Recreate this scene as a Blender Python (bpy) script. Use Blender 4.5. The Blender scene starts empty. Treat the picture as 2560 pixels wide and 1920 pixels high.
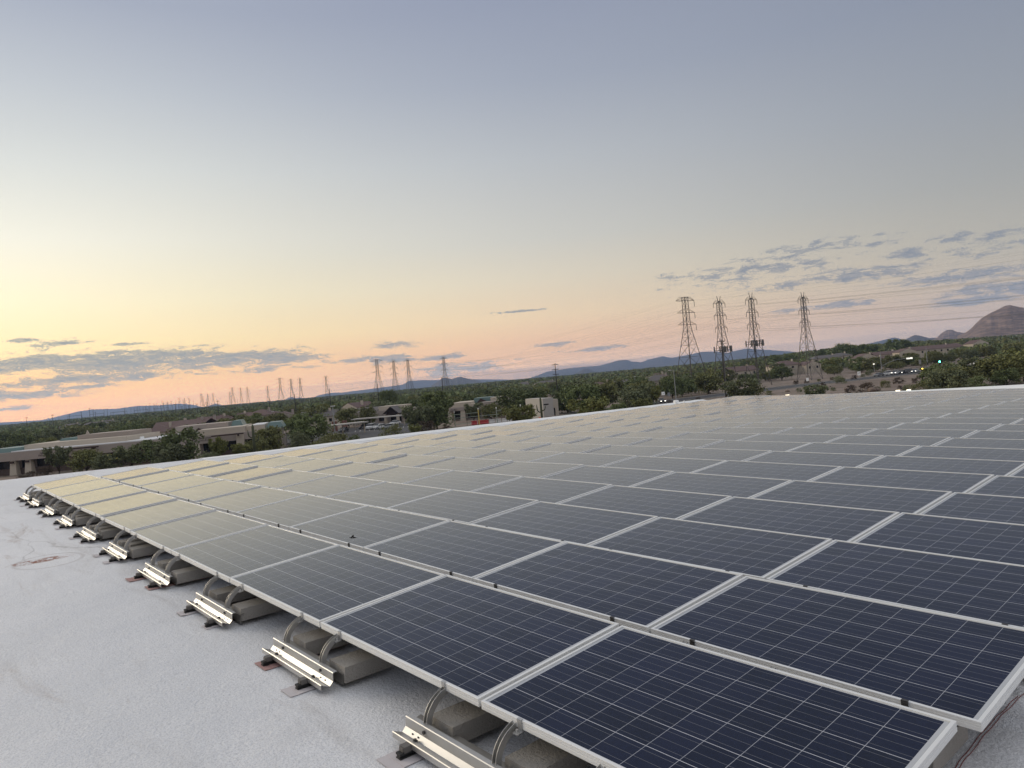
import bpy, bmesh, math, random
import numpy as np
from math import sin, cos, pi, radians as RD, exp, sqrt
from mathutils import Vector, Matrix
random.seed(7)
SC = bpy.context.scene
COL = SC.collection
# ------------------------------------------------------------------ camera, sky, sun, exposure
F, YAW, PITCH, ROLL = 1814.65, 0.87033, -0.00494, -0.08805
CZ = 10.5                                           # eye height above the street level
cy, sy, cp, sp = cos(YAW), sin(YAW), cos(PITCH), sin(PITCH)
FW = Vector((-sy*cp, cy*cp, sp)); RT0 = Vector((cy, sy, 0)); UP0 = RT0.cross(FW)
RT = cos(ROLL)*RT0 + sin(ROLL)*UP0; UP = -sin(ROLL)*RT0 + cos(ROLL)*UP0
cam = bpy.data.cameras.new('camera'); cam.sensor_width = 36; cam.lens = F/2560*36
cam.clip_start = .05; cam.clip_end = 60000
co = bpy.data.objects.new('camera', cam); COL.objects.link(co)
co.matrix_world = Matrix(((RT.x, UP.x, -FW.x, 0), (RT.y, UP.y, -FW.y, 0), (RT.z, UP.z, -FW.z, CZ), (0, 0, 0, 1)))
SC.camera = co
SC.view_settings.view_transform = 'Standard'; SC.view_settings.look = 'None'
SC.view_settings.exposure = 0.0; SC.view_settings.gamma = 1.0
FH = Vector((-sy, cy, 0)); RH = Vector((cy, sy, 0))

def srgb(r, g, b):
    f = lambda c: (c/255/12.92) if c/255 <= .04045 else ((c/255+.055)/1.055)**2.4
    return (f(r), f(g), f(b), 1)
class NT:
    """small wrapper for building node trees"""
    def __init__(s, tree): s.t = tree; s.n = tree.nodes; s.l = tree.links
    def node(s, typ, **kw):
        n = s.n.new(typ)
        for k, v in kw.items(): setattr(n, k, v)
        return n
    def put(s, sock, v):
        if hasattr(v, 'is_output') or isinstance(v, bpy.types.NodeSocket): s.l.new(v, sock)
        elif v is not None: sock.default_value = v
    def m(s, op, a=None, b=None, c=None, clamp=False):
        n = s.node('ShaderNodeMath', operation=op, use_clamp=clamp)
        for i, v in enumerate((a, b, c)):
            if v is not None: s.put(n.inputs[i], v)
        return n.outputs[0]
    def vm(s, op, a=None, b=None):
        n = s.node('ShaderNodeVectorMath', operation=op)
        for i, v in enumerate((a, b)):
            if v is not None: s.put(n.inputs[i], v)
        return n.outputs['Value'] if op in ('LENGTH', 'DOT_PRODUCT', 'DISTANCE') else n.outputs[0]
    def mix(s, f, a, b, blend='MIX'):
        n = s.node('ShaderNodeMix', data_type='RGBA', blend_type=blend)
        s.put(n.inputs[0], f); s.put(n.inputs[6], a); s.put(n.inputs[7], b)
        return n.outputs[2]
    def ramp(s, f, stops, interp='LINEAR'):
        n = s.node('ShaderNodeValToRGB'); n.color_ramp.interpolation = interp
        e = n.color_ramp.elements
        e[0].position = stops[0][0]; e[0].color = stops[0][1]; e[1].position = stops[-1][0]; e[1].color = stops[-1][1]
        for p, c in stops[1:-1]: e.new(p).color = c
        s.put(n.inputs[0], f); return n.outputs[0]
    def smooth(s, x, a, b):
        n = s.node('ShaderNodeMapRange', interpolation_type='SMOOTHSTEP')
        s.put(n.inputs[0], x); n.inputs[1].default_value = a; n.inputs[2].default_value = b
        return n.outputs[0]
    def noise(s, v, scale, detail=4, rough=.5, dist=0.0):
        n = s.node('ShaderNodeTexNoise'); s.put(n.inputs['Vector'], v)
        n.inputs['Scale'].default_value = scale; n.inputs['Detail'].default_value = detail
        n.inputs['Roughness'].default_value = rough; n.inputs['Distortion'].default_value = dist
        return n.outputs[0]
    def comb(s, x, y, z):
        n = s.node('ShaderNodeCombineXYZ')
        for i, v in enumerate((x, y, z)): s.put(n.inputs[i], v)
        return n.outputs[0]
    def sep(s, v):
        n = s.node('ShaderNodeSeparateXYZ'); s.put(n.inputs[0], v); return n.outputs

W = bpy.data.worlds.new("World"); SC.world = W; W.use_nodes = True
def pix_azel(x, y):
    d = FW*F + RT*(x-1280) + UP*(960-y); d.normalize()
    return math.degrees(math.atan2(-d.x, d.y)), math.degrees(math.asin(d.z))
def build_sky():
    T = NT(W.node_tree); T.n.clear()
    v = T.node('ShaderNodeTexCoord').outputs['Generated']
    x, y, z = T.sep(v)
    az = T.m('MULTIPLY', T.m('ARCTAN2', T.m('MULTIPLY', x, -1), y), 180/pi)     # degrees, 0 = +Y, 90 = -X (west)
    el = T.m('MULTIPLY', T.m('ARCSINE', z), 180/pi)
    e = T.m('DIVIDE', el, 60, clamp=True)
    H = HAZE_SKY
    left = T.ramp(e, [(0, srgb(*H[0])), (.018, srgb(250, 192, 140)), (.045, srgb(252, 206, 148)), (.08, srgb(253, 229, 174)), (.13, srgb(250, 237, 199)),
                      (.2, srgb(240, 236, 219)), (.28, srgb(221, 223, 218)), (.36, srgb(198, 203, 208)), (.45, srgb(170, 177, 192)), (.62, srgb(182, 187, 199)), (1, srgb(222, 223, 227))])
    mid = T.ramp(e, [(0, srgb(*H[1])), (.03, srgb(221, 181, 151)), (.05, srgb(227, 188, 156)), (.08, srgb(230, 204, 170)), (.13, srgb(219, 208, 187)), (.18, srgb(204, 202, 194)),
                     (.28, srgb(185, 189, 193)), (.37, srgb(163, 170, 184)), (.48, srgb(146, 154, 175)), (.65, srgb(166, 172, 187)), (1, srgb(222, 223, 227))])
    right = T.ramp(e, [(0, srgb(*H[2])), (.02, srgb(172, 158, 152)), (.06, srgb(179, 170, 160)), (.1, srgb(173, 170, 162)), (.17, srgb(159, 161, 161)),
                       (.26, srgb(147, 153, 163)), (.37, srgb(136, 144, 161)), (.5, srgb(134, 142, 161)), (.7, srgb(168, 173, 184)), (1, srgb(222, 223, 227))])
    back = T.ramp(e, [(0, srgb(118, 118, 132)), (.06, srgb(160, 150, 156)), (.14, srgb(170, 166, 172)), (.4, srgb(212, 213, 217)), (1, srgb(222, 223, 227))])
    # angle away from the sunset (azimuth 100 degrees)
    da = T.m('ABSOLUTE', T.m('WRAP', T.m('SUBTRACT', az, 112), 180, -180))
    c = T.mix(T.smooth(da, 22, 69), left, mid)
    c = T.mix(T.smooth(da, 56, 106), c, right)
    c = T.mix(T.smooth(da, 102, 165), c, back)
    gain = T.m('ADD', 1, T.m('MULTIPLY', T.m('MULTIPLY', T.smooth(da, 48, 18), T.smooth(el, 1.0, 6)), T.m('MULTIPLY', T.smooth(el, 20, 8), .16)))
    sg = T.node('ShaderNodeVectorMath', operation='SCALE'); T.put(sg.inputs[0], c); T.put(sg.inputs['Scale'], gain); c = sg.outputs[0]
    # ---- broken altocumulus in bands near the horizon: each band a soft ellipse in azimuth and elevation
    ae = T.comb(az, el, 0)
    tot = None
    for (px, pyy, rx, ry, s) in CLOUDS:
        a0, e0 = pix_azel(px, pyy); a1, _ = pix_azel(px+rx, pyy); _, e1 = pix_azel(px, pyy-ry)
        ra = abs(a1-a0); re = abs(e1-e0)
        n = T.node('ShaderNodeMapping', vector_type='TEXTURE')
        T.put(n.inputs[0], ae); n.inputs[1].default_value = (a0, e0, 0); n.inputs[3].default_value = (ra, re, 1)
        q = T.m('MULTIPLY', T.m('SUBTRACT', 1, T.vm('LENGTH', n.outputs[0])), s)
        tot = q if tot is None else T.m('MAXIMUM', tot, q)
    tot = T.m('MAXIMUM', tot, -.9)
    nv = T.comb(T.m('MULTIPLY', az, .55), T.m('MULTIPLY', el, 2.1), 0)
    n1 = T.noise(nv, 1.0, 7, .62, .35); n2 = T.noise(T.vm('ADD', nv, (7, 3, 1)), 2.7, 8, .68, .5)
    n3 = T.noise(T.vm('MULTIPLY', nv, (2.2, 1.6, 1)), 6.5, 6, .7)
    nn = T.m('ADD', T.m('ADD', T.m('MULTIPLY', T.m('SUBTRACT', n1, .5), 3.2), T.m('MULTIPLY', T.m('SUBTRACT', n3, .5), 2.6)), T.m('MULTIPLY', T.m('SUBTRACT', n2, .5), 2.3))
    dens = T.smooth(T.m('ADD', tot, nn), .03, .48)
    dens = T.m('MULTIPLY', dens, T.smooth(el, .2, .8))
    ccol = T.mix(T.smooth(da, 29, 94), srgb(142, 148, 152), srgb(130, 137, 150))
    ccol = T.mix(T.m('MULTIPLY', T.smooth(n2, .40, .72), .42), ccol, c)
    c = T.mix(T.m('MULTIPLY', dens, .95), c, ccol)
    # sky above the haze layer: brighter low down, because the haze in front of it takes some of its light away
    it = T.m('POWER', 2.71828, T.m('DIVIDE', HAZE_DENSITY*320, T.m('MAXIMUM', z, .0175)))
    s3 = T.node('ShaderNodeVectorMath', operation='SCALE'); T.put(s3.inputs[0], c); T.put(s3.inputs['Scale'], it)
    s4 = T.node('ShaderNodeVectorMath', operation='SCALE'); s4.inputs[0].default_value = HAZE_IN; T.put(s4.inputs['Scale'], T.m('SUBTRACT', it, 1))
    c = T.vm('MAXIMUM', T.vm('SUBTRACT', s3.outputs[0], s4.outputs[0]), (.02, .02, .02))
    c = T.mix(T.smooth(el, 0, -2.5), c, srgb(70, 66, 62))
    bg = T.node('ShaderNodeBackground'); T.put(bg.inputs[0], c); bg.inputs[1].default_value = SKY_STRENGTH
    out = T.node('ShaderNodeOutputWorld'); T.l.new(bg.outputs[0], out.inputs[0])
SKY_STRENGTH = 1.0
HAZE_DENSITY = .95e-4; HAZE_IN = (.10, .122, .182)      # air near the ground, and the light it scatters
HAZE_SKY = ((250, 190, 140), (214, 178, 150), (172, 157, 148))
CLOUDS = [  # picture position (used only to find azimuth and elevation), half width, half height, strength
    (90, 905, 210, 27, 1.05), (330, 905, 250, 38, 1.25), (560, 900, 250, 24, 1.1), (240, 945, 280, 17, .85), (60, 988, 180, 14, 1.15), (190, 968, 130, 8, .8),
    (160, 858, 90, 8, .9), (60, 852, 40, 6, .8), (305, 861, 60, 4, .6), (505, 864, 32, 5, .9), (40, 1022, 70, 8, .9), (700, 897, 100, 22, 1.1), (640, 925, 110, 8, .6),
    (985, 862, 60, 9, .9), (975, 898, 70, 13, 1.15), (1105, 892, 60, 8, 1.1), (1150, 922, 130, 16, .9), (880, 900, 60, 8, .7), (1390, 860, 70, 6, 1.0), (1480, 872, 90, 6, .9), (1300, 778, 60, 2.5, .6),
(1900, 668, 190, 22, .62), (1810, 690, 120, 20, .36), (1960, 714, 90, 10, .5), (2140, 684, 170, 18, .74), (2280, 638, 70, 18, .8), (2370, 597, 70, 12, .62), (2500, 582, 70, 14, .7), (2470, 620, 80, 14, .4),
    (2200, 608, 34, 9, .6), (2400, 690, 210, 17, .75), (2560, 715, 260, 20, 1.3), (2430, 752, 140, 12, 1.25), (2110, 762, 90, 10, 1.1), (1985, 775, 60, 7, .7), (2040, 620, 110, 12, .3)]
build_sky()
sun = bpy.data.lights.new('sun', 'SUN'); sun.energy = 1.3; sun.angle = RD(25); sun.color = (1, .86, .66)
so = bpy.data.objects.new('sun', sun); COL.objects.link(so)
SAZ, SEL = RD(112), RD(15)
sd = Vector((-sin(SAZ)*cos(SEL), cos(SAZ)*cos(SEL), sin(SEL)))
so.rotation_euler = sd.to_track_quat('Z', 'Y').to_euler()

# ------------------------------------------------------------------ helpers
def hor(px): return 1064 - .0883*px
def pos(px, w, z=None):
    """ground point in the direction of picture column px, w metres ahead"""
    r = (px-1280)/(F*cos(ROLL))*w
    p = FH*w + RH*r
    p.z = gz(p.x, p.y) if z is None else z
    return p
def sst(a, b, x):
    t = min(1, max(0, (x-a)/(b-a))); return t*t*(3-2*t)
def gz(x, y):
    w = x*FH.x + y*FH.y; r = x*RH.x + y*RH.y
    if w < 60: return 0.0
    q = r/w
    return 3.5*sst(350, 1500, w) + 6.5*sst(360, 820, w)*exp(-((q-.47)/.15)**2) + 2*sst(350, 900, w)*sst(.3, .6, q)
MATS = {}
def mat(name, col=(.5, .5, .5), rough=.7, metal=0.0, var=.0, vscale=2.0, bump=0.0, bscale=20, ior=None, emit=None, estr=0, spec=None, objrand=0):
    if name in MATS: return MATS[name]
    m = bpy.data.materials.new(name); m.use_nodes = True; T = NT(m.node_tree)
    b = T.n['Principled BSDF']; c = (*col[:3], 1)
    tc = T.node('ShaderNodeTexCoord').outputs['Object']
    cs = None
    if var or objrand:
        fac = T.noise(tc, vscale, 5, .6)
        cs = T.mix(fac, tuple(k*(1-var) for k in c[:3])+(1,), tuple(min(1, k*(1+var)) for k in c[:3])+(1,))
        if objrand:
            oi = T.node('ShaderNodeObjectInfo').outputs['Random']
            cs = T.mix(oi, cs, tuple(k*objrand for k in c[:3])+(1,))
        T.put(b.inputs['Base Color'], cs)
    else: b.inputs['Base Color'].default_value = c
    b.inputs['Roughness'].default_value = rough; b.inputs['Metallic'].default_value = metal
    if ior: b.inputs['IOR'].default_value = ior
    if spec is not None: b.inputs['Specular IOR Level'].default_value = spec
    if bump:
        bn = T.node('ShaderNodeBump'); bn.inputs['Strength'].default_value = bump; bn.inputs['Distance'].default_value = .02
        T.put(bn.inputs['Height'], T.noise(tc, bscale, 5, .6)); T.l.new(bn.outputs[0], b.inputs['Normal'])
    if emit: b.inputs['Emission Color'].default_value = (*emit[:3], 1); b.inputs['Emission Strength'].default_value = estr
    MATS[name] = m; return m
class MB:
    def __init__(s): s.v = []; s.f = []; s.mi = []
    def face(s, pts, mi=0):
        n = len(s.v); s.v += [tuple(p) for p in pts]; s.f.append(tuple(range(n, n+len(pts)))); s.mi.append(mi)
    def box(s, x0, x1, y0, y1, z0, z1, mi=0, M=None, taper=0):
        t = taper
        P = [(x0, y0, z0), (x1, y0, z0), (x1, y1, z0), (x0, y1, z0), (x0+t, y0+t, z1), (x1-t, y0+t, z1), (x1-t, y1-t, z1), (x0+t, y1-t, z1)]
        if M is not None: P = [M @ Vector(p) for p in P]
        n = len(s.v); s.v += [tuple(p) for p in P]
        for q in ((0, 3, 2, 1), (4, 5, 6, 7), (0, 1, 5, 4), (1, 2, 6, 5), (2, 3, 7, 6), (3, 0, 4, 7)): s.f.append(tuple(n+k for k in q)); s.mi.append(mi)
    def prism(s, prof, a, b, axis='x', mi=0, closed=True, caps=True):
        """profile [(u,v)] extruded from a to b along axis"""
        def P(u, v, t): return {'x': (t, u, v), 'y': (u, t, v), 'z': (u, v, t)}[axis]
        n = len(s.v); k = len(prof)
        s.v += [P(u, v, a) for u, v in prof] + [P(u, v, b) for u, v in prof]
        for i in range(k if closed else k-1):
            j = (i+1) % k; s.f.append((n+i, n+j, n+k+j, n+k+i)); s.mi.append(mi)
        if caps and closed: s.f.append(tuple(n+i for i in range(k))[::-1]); s.f.append(tuple(n+k+i for i in range(k))); s.mi += [mi, mi]
    def tube(s, pts, r, n=6, mi=0, caps=True):
        pts = [Vector(p) for p in pts]; rs = r if isinstance(r, (list, tuple)) else [r]*len(pts); base = len(s.v)
        for i, p in enumerate(pts):
            d = (pts[min(i+1, len(pts)-1)]-pts[max(i-1, 0)]).normalized()
            a = d.cross(Vector((0, 0, 1)) if abs(d.z) < .9 else Vector((1, 0, 0))).normalized(); b = d.cross(a)
            for k in range(n):
                t = 2*pi*k/n + pi/4; s.v.append(tuple(p + (a*cos(t)+b*sin(t))*rs[i]))
        for i in range(len(pts)-1):
            for k in range(n):
                q = (k+1) % n; s.f.append((base+i*n+k, base+i*n+q, base+(i+1)*n+q, base+(i+1)*n+k)); s.mi.append(mi)
        if caps:
            s.f.append(tuple(base+k for k in range(n))); s.f.append(tuple(base+(len(pts)-1)*n+k for k in range(n))[::-1]); s.mi += [mi, mi]
    def sweep(s, path, prof, mi=0):
        """rectangular-ish profile swept in the YZ plane; path [(y,z)], prof [(x, n)] with n along the path normal"""
        base = len(s.v); k = len(prof)
        for i, (y, z) in enumerate(path):
            a = path[max(i-1, 0)]; b = path[min(i+1, len(path)-1)]
            d = Vector((0, b[0]-a[0], b[1]-a[1])).normalized(); nn = Vector((0, -d.z, d.y))
            for (px, pn) in prof: s.v.append(tuple(Vector((px, y, z)) + nn*pn))
        for i in range(len(path)-1):
            for j in range(k):
                q = (j+1) % k; s.f.append((base+i*k+j, base+i*k+q, base+(i+1)*k+q, base+(i+1)*k+j)); s.mi.append(mi)
        s.f.append(tuple(base+j for j in range(k))[::-1]); s.f.append(tuple(base+(len(path)-1)*k+j for j in range(k))); s.mi += [mi, mi]
    def mesh(s, name, mats):
        me = bpy.data.meshes.new(name); me.from_pydata(s.v, [], s.f)
        for m in (mats if isinstance(mats, (list, tuple)) else [mats]): me.materials.append(m)
        me.polygons.foreach_set('material_index', s.mi)
        bm = bmesh.new(); bm.from_mesh(me); bmesh.ops.recalc_face_normals(bm, faces=bm.faces); bm.to_mesh(me); bm.free()
        me.update(); return me
    def build(s, name, mats, parent=None, loc=None, bevel=0, smooth=False):
        o = bpy.data.objects.new(name, s.mesh(name, mats)); COL.objects.link(o)
        if parent is not None: o.parent = parent
        if loc is not None: o.location = loc
        if bevel:
            b = o.modifiers.new('bevel', 'BEVEL'); b.width = bevel; b.segments = 2; b.limit_method = 'ANGLE'
        if smooth:
            for p in o.data.polygons: p.use_smooth = True
        return o
def tag(o, label=None, cat=None, group=None, kind=None):
    if label: o['label'] = label
    if cat: o['category'] = cat
    if group: o['group'] = group
    if kind: o['kind'] = kind
    return o
def empty(name, loc=(0, 0, 0), rz=0.0):
    o = bpy.data.objects.new(name, None); COL.objects.link(o); o.location = loc; o.rotation_euler = (0, 0, rz)
    o.empty_display_size = .3; return o
def dup(o, parent=None):
    kids = [c for c in o.children]
    c = o.copy(); COL.objects.link(c); c.parent = parent
    for k in kids: dup(k, c)
    return c
ORD = ['first', 'second', 'third', 'fourth', 'fifth', 'sixth', 'seventh', 'eighth', 'ninth', 'tenth', 'eleventh', 'twelfth', 'thirteenth', 'fourteenth', 'fifteenth',
       'sixteenth', 'seventeenth', 'eighteenth', 'nineteenth', 'twentieth', 'twenty-first', 'twenty-second', 'twenty-third', 'twenty-fourth']

# ------------------------------------------------------------------ the roof we stand on
QX0, QX1, QY0, QY1 = -1.07685, .00594, 1.94298, 1.21564        # array grid: x of its right end, y of row 1, row spacing
ZC = [-1.48829, -.31386, -.27438, .17352, -.33644, -.38268, -.3088, -.15763, -.39393, -.9011, -.05734, -.08264, -.67544]
TILT0, TILT1 = .06884, -.00815
PL, PW, PG = 1.65, .99, .02
def zz(K, u):
    v = u/16.7; m = K/20
    B = (1, m, m*m, m**3, v, v*m, v*m*m, v*v, v*v*m, v*v*m*m, v**3, v**3*m, v**3*m*m)
    return sum(a*b for a, b in zip(ZC, B)) + CZ
OFF = .275
def roofz(x, y):
    K = (y-QY0)/QY1; u = x-QX0-QX1*K
    return zz(min(max(K, -1.0), 21.3), min(max(u, -17.2), .4)) - OFF
def ray_hit(px, py):
    d = (FW*F + RT*(px-1280) + UP*(960-py)).normalized()
    t = .5
    while t < 60:
        p = d*t
        if p.z + CZ < roofz(p.x, p.y): return Vector((p.x, p.y, roofz(p.x, p.y)))
        t += .004
WHITE_TRIM = mat('white_roof_trim', (.90, .90, .88), .55, var=.05, vscale=1.5, bump=.15, bscale=25)
STUCCO = mat('tan_stucco', (.30, .25, .20), .9, var=.08, vscale=.6, bump=.2, bscale=14)
def roof_material():
    m = bpy.data.materials.new('sprayed_foam_roof'); m.use_nodes = True; T = NT(m.node_tree); b = T.n['Principled BSDF']
    P = T.node('ShaderNodeTexCoord').outputs['Object']
    big = T.noise(P, .35, 5, .55, .4); st = T.noise(T.vm('MULTIPLY', P, (.5, 2.4, 1)), .9, 6, .65, .6)
    c = T.mix(T.smooth(big, .3, .7), srgb(224, 225, 227), srgb(238, 238, 239))
    c = T.mix(T.m('MULTIPLY', T.smooth(st, .5, .78), .42), c, srgb(172, 166, 160))
    # faint washed-out tan drying marks and a few dark scuffs
    tan = T.noise(T.vm('MULTIPLY', T.vm('ADD', P, (3, 9, 0)), (.35, 1.6, 1)), 1.3, 7, .7, 1.0)
    c = T.mix(T.m('MULTIPLY', T.smooth(tan, .57, .72), .5), c, srgb(176, 158, 144))
    vo = T.node('ShaderNodeTexVoronoi', feature='DISTANCE_TO_EDGE'); T.put(vo.inputs['Vector'], T.vm('ADD', T.vm('MULTIPLY', P, (.32, .8, 1)), T.comb(T.noise(P, 1.1, 3), 0, 0)))
    vo.inputs['Scale'].default_value = .6
    c = T.mix(T.m('MULTIPLY', T.smooth(vo.outputs['Distance'], .006, .0), T.m('MULTIPLY', T.smooth(big, .5, .66), .4)), c, srgb(140, 136, 134))
    gr = T.noise(P, 105, 3, .7); gr2 = T.noise(P, 42, 3, .6)
    c = T.mix(T.m('MULTIPLY', T.smooth(gr, .58, .32), .36), c, srgb(138, 139, 142))
    # ring-shaped water mark with a rusty smear inside it
    hp = ray_hit(122, 1402)
    q = T.vm('SUBTRACT', P, tuple(hp)); xs, ys, _ = T.sep(q)
    rd = T.vm('LENGTH', T.comb(T.m('MULTIPLY', xs, 1.0), T.m('MULTIPLY', ys, 1.25), 0))
    ring = T.m('MULTIPLY', T.smooth(rd, .38, .42), T.smooth(rd, .47, .43))
    c = T.mix(T.m('MULTIPLY', T.m('MULTIPLY', ring, .6), T.m('ADD', .05, T.m('MULTIPLY', T.noise(P, 7, 3), .7))), c, srgb(120, 98, 88))
    sm = T.vm('LENGTH', T.comb(T.m('MULTIPLY', T.m('ADD', xs, .12), 5.5), T.m('MULTIPLY', T.m('ADD', ys, .08), 2.6), 0))
    c = T.mix(T.m('MULTIPLY', T.smooth(sm, 1.0, .5), T.smooth(T.noise(P, 14, 4, .7), .42, .6)), c, srgb(138, 84, 62))
    T.put(b.inputs['Base Color'], c); b.inputs['Roughness'].default_value = .72
    b1 = T.node('ShaderNodeBump'); b1.inputs['Strength'].default_value = .8; b1.inputs['Distance'].default_value = .010
    T.put(b1.inputs['Height'], T.m('ADD', T.m('MULTIPLY', gr, .7), T.m('MULTIPLY', gr2, 1.4)))
    b2 = T.node('ShaderNodeBump'); b2.inputs['Strength'].default_value = .7; b2.inputs['Distance'].default_value = .07
    T.put(b2.inputs['Height'], T.noise(P, 1.6, 4, .5)); T.l.new(b1.outputs[0], b2.inputs['Normal']); T.l.new(b2.outputs[0], b.inputs['Normal'])
    return m
# outline of the roof: the west edge runs slightly skew to the array
WEST = [(-8, -26.6), (-3, -25.7), (1.98, -24.73), (3.47, -24.42), (5.08, -24.11), (6.81, -23.79), (8.7, -23.5), (10.8, -23.3), (13.38, -23.2), (16, -22.95),
        (19.06, -22.6), (23.5, -22.05), (25.54, -21.6), (27.55, -21.25), (29.3, -21.0)]
def westx(y):
    for (a, xa), (b, xb) in zip(WEST, WEST[1:]):
        if y <= b: return xa+(xb-xa)*(y-a)/(b-a)
    return WEST[-1][1]
NORTH = 29.3; EAST = 9.0; SOUTH = -8.0
bld = tag(empty('flat_roof_building', (0, 0, 0)), 'long low building in the foreground whose pale sprayed foam roof carries the solar panels', 'building')
rb = MB(); NX, NY = 150, 170
for j in range(NY+1):
    y = SOUTH + (NORTH-SOUTH)*j/NY; xa = westx(y)
    for i in range(NX+1):
        x = xa + (EAST-xa)*i/NX; rb.v.append((x, y, roofz(x, y)))
for j in range(NY):
    for i in range(NX):
        a = j*(NX+1)+i; rb.f.append((a, a+1, a+NX+2, a+NX+1)); rb.mi.append(0)
rb.build('roof', roof_material(), bld, smooth=True)
wb = MB(); edge = [(westx(y), y) for y in np.linspace(SOUTH, NORTH, 40)] + [(x, NORTH) for x in np.linspace(-20, EAST, 20)] + [(EAST, y) for y in np.linspace(NORTH-1, SOUTH, 20)] + [(x, SOUTH) for x in np.linspace(EAST-1, -25.5, 20)]
for (a, b) in zip(edge, edge[1:]+edge[:1]):
    wb.face([(a[0], a[1], -.3), (b[0], b[1], -.3), (b[0], b[1], roofz(*b)-.002), (a[0], a[1], roofz(*a)-.002)])
wb.build('wall', STUCCO, bld)
pb = MB(); xs_ = np.linspace(-21.0, EAST, 60)
def ptop(x): return CZ + np.interp(x, [-21.1, -19.2, -17.3, -11.9, -7.7, 0, 9], [-1.782, -1.783, -1.737, -1.717, -1.674, -1.60, -1.52])
for a, b in zip(xs_, xs_[1:]):
    ya, yb = NORTH-1.35, NORTH+.02
    za, zb = ptop(a), ptop(b); ra, rbz = roofz(a, NORTH)-.3, roofz(b, NORTH)-.3
    za = max(za, ra+.32); zb = max(zb, rbz+.32)
    la, lb = roofz(a, ya)+.006, roofz(b, ya)+.006
    pb.face([(a, ya, la), (b, ya, lb), (b, yb, zb), (a, yb, za)]); pb.face([(a, yb, za), (b, yb, zb), (b, yb+.28, zb-.02), (a, yb+.28, za-.02)]); pb.face([(a, yb+.28, za-.02), (b, yb+.28, zb-.02), (b, yb+.28, rbz-.5), (a, yb+.28, ra-.5)])
tag(pb.build('parapet', mat('white_parapet', (.92, .92, .89), .5, var=.03), bld), 'bright white parapet along the far edge of the roof')
cb = MB(); ysv = np.linspace(7, NORTH, 40)
for a, b in zip(ysv, ysv[1:]):
    pr = []
    for y in (a, b):
        x = westx(y); z = roofz(x, y); h = .05*sst(7, 15, y)
        pr.append([(x-.03, y, z-.25), (x-.03, y, z+.012+h), (x+.28, y, z+.012+h), (x+.55, y, z+.004)])
    for i in range(3): cb.face([pr[0][i], pr[1][i], pr[1][i+1], pr[0][i+1]])
cb.build('edge_flashing', WHITE_TRIM, bld)

# ------------------------------------------------------------------ solar panels
def cell_material():
    m = bpy.data.materials.new('solar_cells_under_glass'); m.use_nodes = True; T = NT(m.node_tree); b = T.n['Principled BSDF']
    P = T.node('ShaderNodeTexCoord').outputs['Object']; x, y, z = T.sep(P)
    pitch = .1585
    u = T.m('DIVIDE', T.m('ADD', x, .7925), pitch); v = T.m('DIVIDE', T.m('SUBTRACT', y, .0195), pitch)
    inside = T.m('MULTIPLY', T.m('MULTIPLY', T.m('GREATER_THAN', u, .012), T.m('LESS_THAN', u, 9.988)), T.m('MULTIPLY', T.m('GREATER_THAN', v, .012), T.m('LESS_THAN', v, 5.988)))
    fu = T.m('PINGPONG', u, .5); fv = T.m('PINGPONG', v, .5)
    fr = T.m('FRACT', v)
    gx = T.m('LESS_THAN', fu, .0068); gy = T.m('LESS_THAN', fv, .0088)
    b3 = T.m('PINGPONG', T.m('SUBTRACT', T.m('MULTIPLY', fr, 3), .5), .5)       # three busbars in every cell
    bus = T.m('MULTIPLY', T.m('LESS_THAN', b3, .017), T.m('MULTIPLY', T.m('GREATER_THAN', fr, .05), T.m('LESS_THAN', fr, .95)))
    cid = T.comb(T.m('FLOOR', u), T.m('FLOOR', v), T.m('MULTIPLY', T.node('ShaderNodeObjectInfo').outputs['Random'], 57))
    wn = T.node('ShaderNodeTexWhiteNoise'); T.put(wn.inputs['Vector'], cid)
    vor = T.node('ShaderNodeTexVoronoi'); T.put(vor.inputs['Vector'], P); vor.inputs['Scale'].default_value = 95
    cell = T.mix(wn.outputs['Value'], (.0012, .003, .013, 1), (.005, .008, .028, 1))
    cell = T.mix(T.m('MULTIPLY', T.sep(vor.outputs['Color'])[0], .35), cell, (.008, .014, .045, 1))
    cell = T.mix(bus, cell, (.16, .16, .17, 1)); cell = T.mix(gy, cell, (.62, .62, .64, 1)); cell = T.mix(gx, cell, (.42, .43, .46, 1))
    c = T.mix(inside, (.50, .51, .52, 1), cell)
    ob = T.node('ShaderNodeObjectInfo'); WP = T.vm('ADD', P, ob.outputs['Location'])
    dust = T.smooth(T.noise(WP, 1.7, 6, .65, .6), .42, .75)
    c = T.mix(T.m('MULTIPLY', dust, .009), c, (.42, .40, .37, 1))
    T.put(b.inputs['Base Color'], c)
    T.put(b.inputs['Roughness'], T.m('ADD', .125, T.m('MULTIPLY', dust, .07)))
    b.inputs['IOR'].default_value = 1.27; b.inputs['Specular Tint'].default_value = (.76, .87, 1, 1)      # anti-reflective solar glass
    b.inputs['Coat Weight'].default_value = .55; b.inputs['Coat IOR'].default_value = 1.18; b.inputs['Coat Roughness'].default_value = .09
    b.inputs['Sheen Weight'].default_value = .022; b.inputs['Sheen Roughness'].default_value = .32; b.inputs['Sheen Tint'].default_value = (.95, .94, .92, 1)
    bn = T.node('ShaderNodeBump'); bn.inputs['Strength'].default_value = .05; bn.inputs['Distance'].default_value = .004
    T.put(bn.inputs['Height'], T.noise(WP, 3.0, 3, .5)); T.l.new(bn.outputs[0], b.inputs['Normal'])
    return m
ALU = mat('anodised_aluminium', (.80, .80, .78), .45, metal=.2, var=.04, vscale=9)
STEEL = mat('galvanised_steel', (.53, .525, .51), .42, metal=.86, var=.10, vscale=14)
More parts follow.
